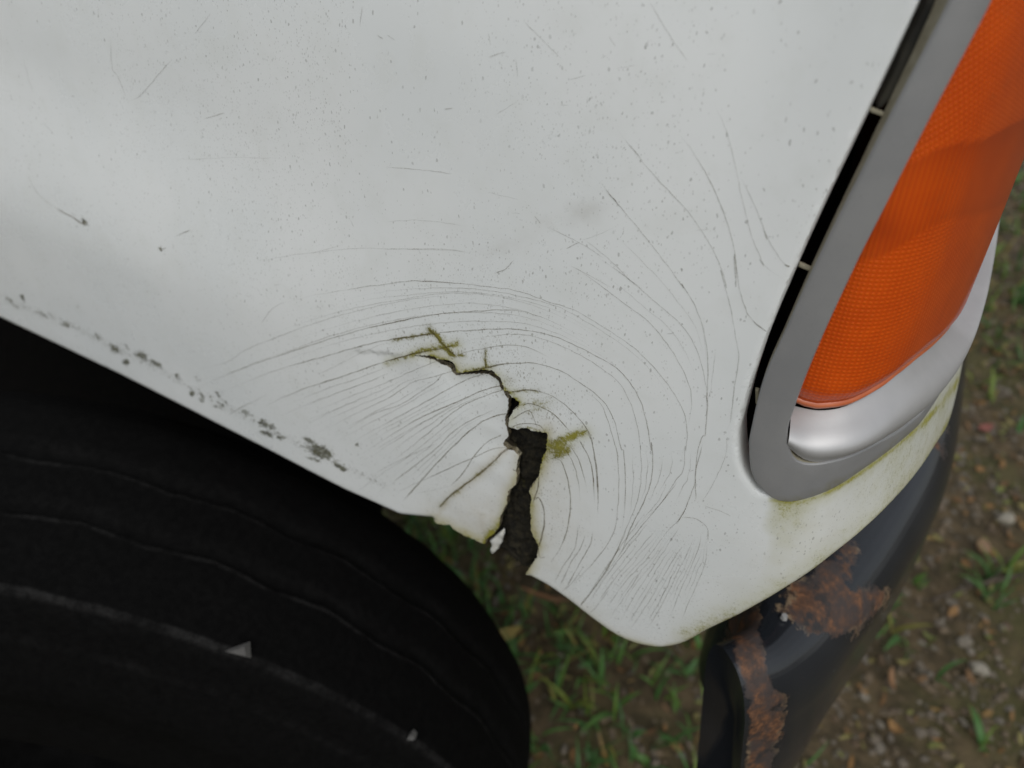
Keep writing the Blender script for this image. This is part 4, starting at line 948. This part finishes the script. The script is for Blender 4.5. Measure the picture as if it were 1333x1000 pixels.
# lens
lu = np.linspace(0, 1, 150)**1.3; ls = s0-.004+lu*(S_LR-.02-s0+.004); ZN = 150
il_s = np.r_[h_il[:, 0]]; il_z = np.r_[h_il[:, 1]]
zb = np.interp(ls, lbs[:, 0], lbs[:, 1]); zt = Z_LT-.02
VV, LU, ZO, DK = [], [], [], []
for j in range(ZN):
    v_ = j/(ZN-1); z = zb+(zt-zb)*v_
    sL = np.interp(z, il_z, il_s) if il_z[0] < il_z[-1] else np.interp(z, il_z[::-1], il_s[::-1])
    ls = sL-.006+lu*(S_LR-.02-sL+.006); z = np.interp(ls, lbs[:, 0], lbs[:, 1])*(1-v_)+zt*v_
    db = np.clip((v_*(zt-zb))/.012, 0, 1)
    oo = -.0095+.0085*sstep(ls, s0-.005, s0+.06)-.004*(1-db)**2
    VV.append(surf(ls, z, oo)); LU.append(np.stack([ls, z-ZE, v_+0*ls], 1))
    q = pixel(VV[-1])
    # prism zones: lower grid / middle ribs / upper diagonal
    b1 = 338-(q[:, 0]-1125)*.42+6*np.sin(q[:, 0]*.045); b2 = 210-(q[:, 0]-1182)*.34+4*np.sin(q[:, 0]*.06)
    du_ = q[:, 1]-b2; dl_ = b1-q[:, 1]; inz = sstep(du_, -2, 3)*sstep(dl_, -2, 5)
    DK.append(inz*(.22+.78*np.exp(-np.clip(du_, 0, None)/30.)*sstep(q[:, 0], 1150, 1260)+.6*np.exp(-((q[:, 0]-1150)/28.)**2-((q[:, 1]-300)/22.)**2)+.35*np.exp(-np.clip(dl_, 0, None)/12.)))
    ZO.append(np.clip((b1-q[:, 1])/40.+1, 0, 1.5)+np.clip((b2-q[:, 1])/40.+.5, 0, 1.0))
n = len(lu); ls = s0-.004+lu*(S_LR-.02-s0+.004)
lf = [(j*n+i, j*n+i+1, (j+1)*n+i+1, (j+1)*n+i) for j in range(ZN-1) for i in range(n-1)]
mesh_obj('lens', np.vstack(VV), lf, M_LENS, lamp, attrs={'luv': np.vstack(LU), 'zone': np.concatenate(ZO), 'dark': np.concatenate(DK)})
# pale flange round the lens foot
fv = []
for dz, do in ((-.0022, -.013), (-.0022, -.0098), (-.0004, -.009), (.0006, -.0105)):
    fv.append(surf(ls, zb+dz, do+.0085*sstep(ls, s0-.005, s0+.06)-.003))
fv = np.vstack(fv); mesh_obj('lens_flange', fv, [(k_*n+i, k_*n+i+1, (k_+1)*n+i+1, (k_+1)*n+i) for k_ in range(3) for i in range(n-1)], M_SEAL, lamp)
# dark housing behind
hs_ = np.linspace(h_gap[:, 0].min()-.012, S_LR+.02, 60); hz = np.linspace(z_rb-.02, Z_LT+.02, 24)
SS, ZZ = np.meshgrid(hs_, hz, indexing='ij'); hh = surf(SS, ZZ, np.full_like(SS, -.034)).reshape(-1, 3)
mesh_obj('lamp_housing', hh, [(i*24+j, (i+1)*24+j, (i+1)*24+j+1, i*24+j+1) for i in range(59) for j in range(23)], M_BLACK, lamp)
# upper filler strip inside the gap, dusty
fl = px('I 915,0 985,0 885,215 770,420 712,480 690,470 740,380 830,180'); P = hit(fl, -.009); P = np.vstack([P, P[-1:]])[:-1]
Pl = resample(np.vstack([P, P[:1]]), .002)[:-1]
sheet(Pl, [], -.009, .006, .004, [M_DUSTY, M_DUSTY], 'gap_seal', lamp)
# small clips across the gap
for spec in ('I 672,488 738,512 732,530 664,506', 'J 352,232 408,256 402,272 346,248', 'J 158,782 176,786 174,850 160,846'):
    P = hit(px(spec), 0.0); P = resample(np.vstack([P, P[:1]]), .0008)[:-1]
    sheet(P, [], -.004, .0012, .0012, [M_CREAM, M_CREAM], 'clip', lamp, edge_round=.0005)

# ---- bumper: a bent steel bar under the front corner
BC = resample(catmull([(.0, .016), (.010, .028), (.026, .048), (.045, .086), (.063, .154), (.075, .215), (.083, .27), (.0855, .32), (.084, .38), (.076, .5), (.05, .75), (0, 1.1)], 20), .004)
bt = np.gradient(BC, axis=0); bt /= np.linalg.norm(bt, axis=1)[:, None]; bn = np.stack([bt[:, 1], -bt[:, 0]], 1)
ZBT = ZC-.432; BH = .185
bs_ = np.r_[0, np.cumsum(np.linalg.norm(np.diff(BC, axis=0), axis=1))]
def section(depth):
    r = .058; e = 2/2.5; pts = []
    for a in np.linspace(math.pi, 0, 27):
        c_, s_ = math.cos(a), math.sin(a); pts.append((-depth/2+depth/2*math.copysign(abs(c_)**e, c_), -r+r*abs(s_)**e))
    pts += [(.0015, -.085), (.002, -.105), (.0015, -.125), (0, -BH+.03)]
    for a in np.linspace(0, math.pi/2, 8): pts.append((-.028+.028*math.cos(a), -BH+.03-.03*math.sin(a)))
    pts += [(-depth*.6-.008, -BH), (-depth, -BH)]
    return pts
VV = []; ns = None
for i in range(len(BC)):
    dp = .046+.064*sstep(bs_[i], .0, .14)
    sec = section(dp); ns = len(sec)
    tiltx = .12*(1-sstep(bs_[i], 0, .12))
    for a, z in sec: VV.append((BC[i, 0]+bn[i, 0]*a-z*tiltx*.9*1.0, BC[i, 1]+bn[i, 1]*a, ZBT+z))
VV = np.array(VV); nb_ = len(BC)
bf = [(i*ns+j, (i+1)*ns+j, (i+1)*ns+j+1, i*ns+j+1) for i in range(nb_-1) for j in range(ns-1)]
bf += [(i*ns+ns-1, (i+1)*ns+ns-1, (i+1)*ns, i*ns) for i in range(nb_-1)]
cap0 = VV[:ns].mean(0)+np.array([.004, .006, 0]); VV = np.vstack([VV, cap0]); ic = len(VV)-1
bf += [(j, (j+1) % ns, ic) for j in range(ns)]
Q = pixel(VV)
patch = px('M 480,240 560,165 640,90 735,20 735,60 712,190 740,200 800,175 850,170 852,205 830,240 770,300 720,335 680,335 640,318 590,320 530,290')
dpatch = poly_dist(Q, np.vstack([patch, patch[:1]])); sgn = np.where(inside(Q, patch), 1, -1)
rust = np.clip(.5+sgn*dpatch/44., 0, 1)
band = poly_dist(Q, px('M 365,250 385,400 412,520 420,650 412,800 410,900')); rust = np.maximum(rust, np.clip(.5+(17-band)/34., 0, 1))
rust = np.maximum(rust, np.clip(.5+(8-poly_dist(Q, px('M 470,560 460,680 440,800')))/40., 0, 1)); rust = np.maximum(rust, .42*g(poly_dist(Q, px('J 985,900 K 960,330 995,390')), 14)+.1)
rust *= np.where(np.r_[bs_.repeat(ns), 0] > .25, .8, 1); rust[:ns] *= .6; rust[ic] = .1
bumper = mesh_obj('bumper', VV, bf, M_BUMP, veh, attrs={'rust': rust}); sharpen(bumper, .6); bumper['label'] = 'chipped black steel bumper with rust patches'
mb_ = bumper.modifiers.new('sub', 'SUBSURF'); mb_.levels = 1; mb_.render_levels = 2; mb_.subdivision_type = 'SIMPLE'
# small six-sided stub standing in for the white chip on the bumper
d = rays([(1004, 806)])[0]; t = (ZBT+.012-CAM[2])/d[2]; pb = CAM+d*t
def boxv(c, sx, sy, sz, yaw=0):
    R_ = rot3(yaw, 0, 0); v = np.array([(x, y, z) for x in (-.5, .5) for y in (-.5, .5) for z in (-.5, .5)])*np.array([sx, sy, sz])
    return v@R_.T+c, [(0, 1, 3, 2), (4, 6, 7, 5), (0, 4, 5, 1), (2, 3, 7, 6), (0, 2, 6, 4), (1, 5, 7, 3)]
d = rays([(1021, 803)])[0]; t = (ZBT+.003-CAM[2])/d[2]; pb2 = CAM+d*t
bm = bmesh.new(); bmesh.ops.create_cone(bm, cap_ends=True, segments=6, radius1=.0024, radius2=.0019, depth=.003); v = np.array([q.co[:] for q in bm.verts])+pb2; f = [[q.index for q in fc.verts] for fc in bm.faces]; bm.free()
mesh_obj('white_chip', v, f, simple_mat('pale_chip', (.30, .30, .29), (.38, .38, .37), 200, .5, .2, metallic=.3), bumper, smooth=False)

# ---- wheel
WX, WY, WR, WD = -.6187, -.0838, .4744, .4697
we = np.array([math.cos(WD), math.sin(WD), 0]); wn = np.array([math.sin(WD), -math.cos(WD), 0]); wc = np.array([WX, WY, WR])
wheel = empty('wheel', tuple(wc)); wheel.parent = veh; wheel.matrix_parent_inverse = veh.matrix_basis.inverted()
prof = []                                        # (axial, radius drop, dust, zigzag)
def rp(a, d, du=0., zg=0.): prof.append((a, d, du, zg))
rp(-.075, .24); rp(-.09, .18); rp(-.085, .12); rp(-.072, .05); rp(-.045, .022); rp(-.026, .012); rp(-.0185, .0065, .0); rp(-.005, .0045, 0)
for w_, dr, du, zg in ((.0332, .006, .7, .006), (.0797, .011, 1.0, .006)):
    rp(w_-.020, dr-.0015, 0, 0); rp(w_-.006, dr-.001, .15, zg); rp(w_-.0030, dr+.0018, 0, zg); rp(w_+.0015, dr+.0018, 0, zg); rp(w_+.0030, dr+.0004, du, zg); rp(w_+.0052, dr+.0002, du, zg); rp(w_+.0075, dr+.0002, 0, zg)
rp(.110, .013, .05); rp(.130, .0148, .0); rp(.1355, .0158, .0); rp(.1375, .0163, 1.0); rp(.1405, .0178, 1.0); rp(.1425, .021, .1); rp(.147, .034, .0); rp(.150, .050, .0); rp(.153, .055, .3); rp(.154, .060, .05); rp(.162, .085); rp(.166, .112, .1); rp(.163, .115); rp(.164, .15); rp(.158, .20); rp(.145, .235); rp(.14, .24)
NA = 360; VV = []; DU = []
for i in range(NA):
    an = 2*math.pi*i/NA; ph = (i % 12)/12.; tri = (4*abs(ph-.5)-1)
    for a, dr, du, zg in prof:
        r = WR-dr+ (.0012*noise.noise((a*40, i*.35, 0)))
        VV.append(wc+we*(r*math.sin(an))+np.array([0, 0, 1])*(r*math.cos(an))+wn*(a+zg*.4*tri+.0012*noise.noise((a*30, i*.5, 8.)))); DU.append(du)
npf = len(prof)
tf = [(i*npf+j, i*npf+j+1, ((i+1) % NA)*npf+j+1, ((i+1) % NA)*npf+j) for i in range(NA) for j in range(npf-1)]
tyre = mesh_obj('tyre', VV, tf, M_RUB, wheel, attrs={'dust': DU}); tyre['label'] = 'black tyre with scuffed zigzag tread grooves'
rv = []; rprof = [(-.075, .235), (-.06, .225), (.10, .22), (.138, .236), (.142, .238), (.140, .228), (.11, .22), (.06, .21), (.055, .17), (.075, .12), (.085, .09), (.10, .085), (.12, .08), (.122, .0)]
for i in range(64):
    an = 2*math.pi*i/64
    for a, r in rprof: rv.append(wc+we*(r*math.sin(an))+np.array([0, 0, 1])*(r*math.cos(an))+wn*a)
nr = len(rprof); mesh_obj('wheel_rim', rv, [(i*nr+j, i*nr+j+1, ((i+1) % 64)*nr+j+1, ((i+1) % 64)*nr+j) for i in range(64) for j in range(nr-1)], M_STEEL, wheel)
# stone chips caught in the tread
def tread_hit(pxl, a):
    """point on the tread circle at axial position a nearest to the sight line"""
    an = np.linspace(-.3, 1.6, 2000); r = WR-.014
    P = wc+we*(r*np.sin(an))[:, None]+np.array([0, 0, 1])*(r*np.cos(an))[:, None]+wn*a
    q = pixel(P); return P[np.argmin(((q-np.array(pxl))**2).sum(1))]
M_CHIP = simple_mat('grey_stone_chip', (.045, .044, .041), (.07, .068, .064), 80, .8, .3)
pc = tread_hit((306, 864), .137); 
tri_v = np.array([(-.020, -.001, 0), (.012, .010, 0), (.013, -.009, 0), (-.012, 0, .006), (.008, .006, .007), (.009, -.005, .006)])
q = np.stack([Rv, Uv, -Fv], 1); tv = (tri_v*.62)@q.T+pc-Fv*.002
o = mesh_obj('stone_chip', tv-pc, [(0, 2, 1), (3, 4, 5), (0, 1, 4, 3), (1, 2, 5, 4), (2, 0, 3, 5)], M_CHIP, smooth=False); o.location = pc
tag(o, 'pale triangular stone chip stuck on the black tyre', 'stone chip')
pc = tread_hit((540, 953), .137); s_ = stone_shape()*.006; o = mesh_obj('stone_chip', s_, IF, M_CHIP, smooth=False); o.location = pc-Fv*.002
tag(o, 'tiny pale stone chip on the tyre near its right edge', 'stone chip')
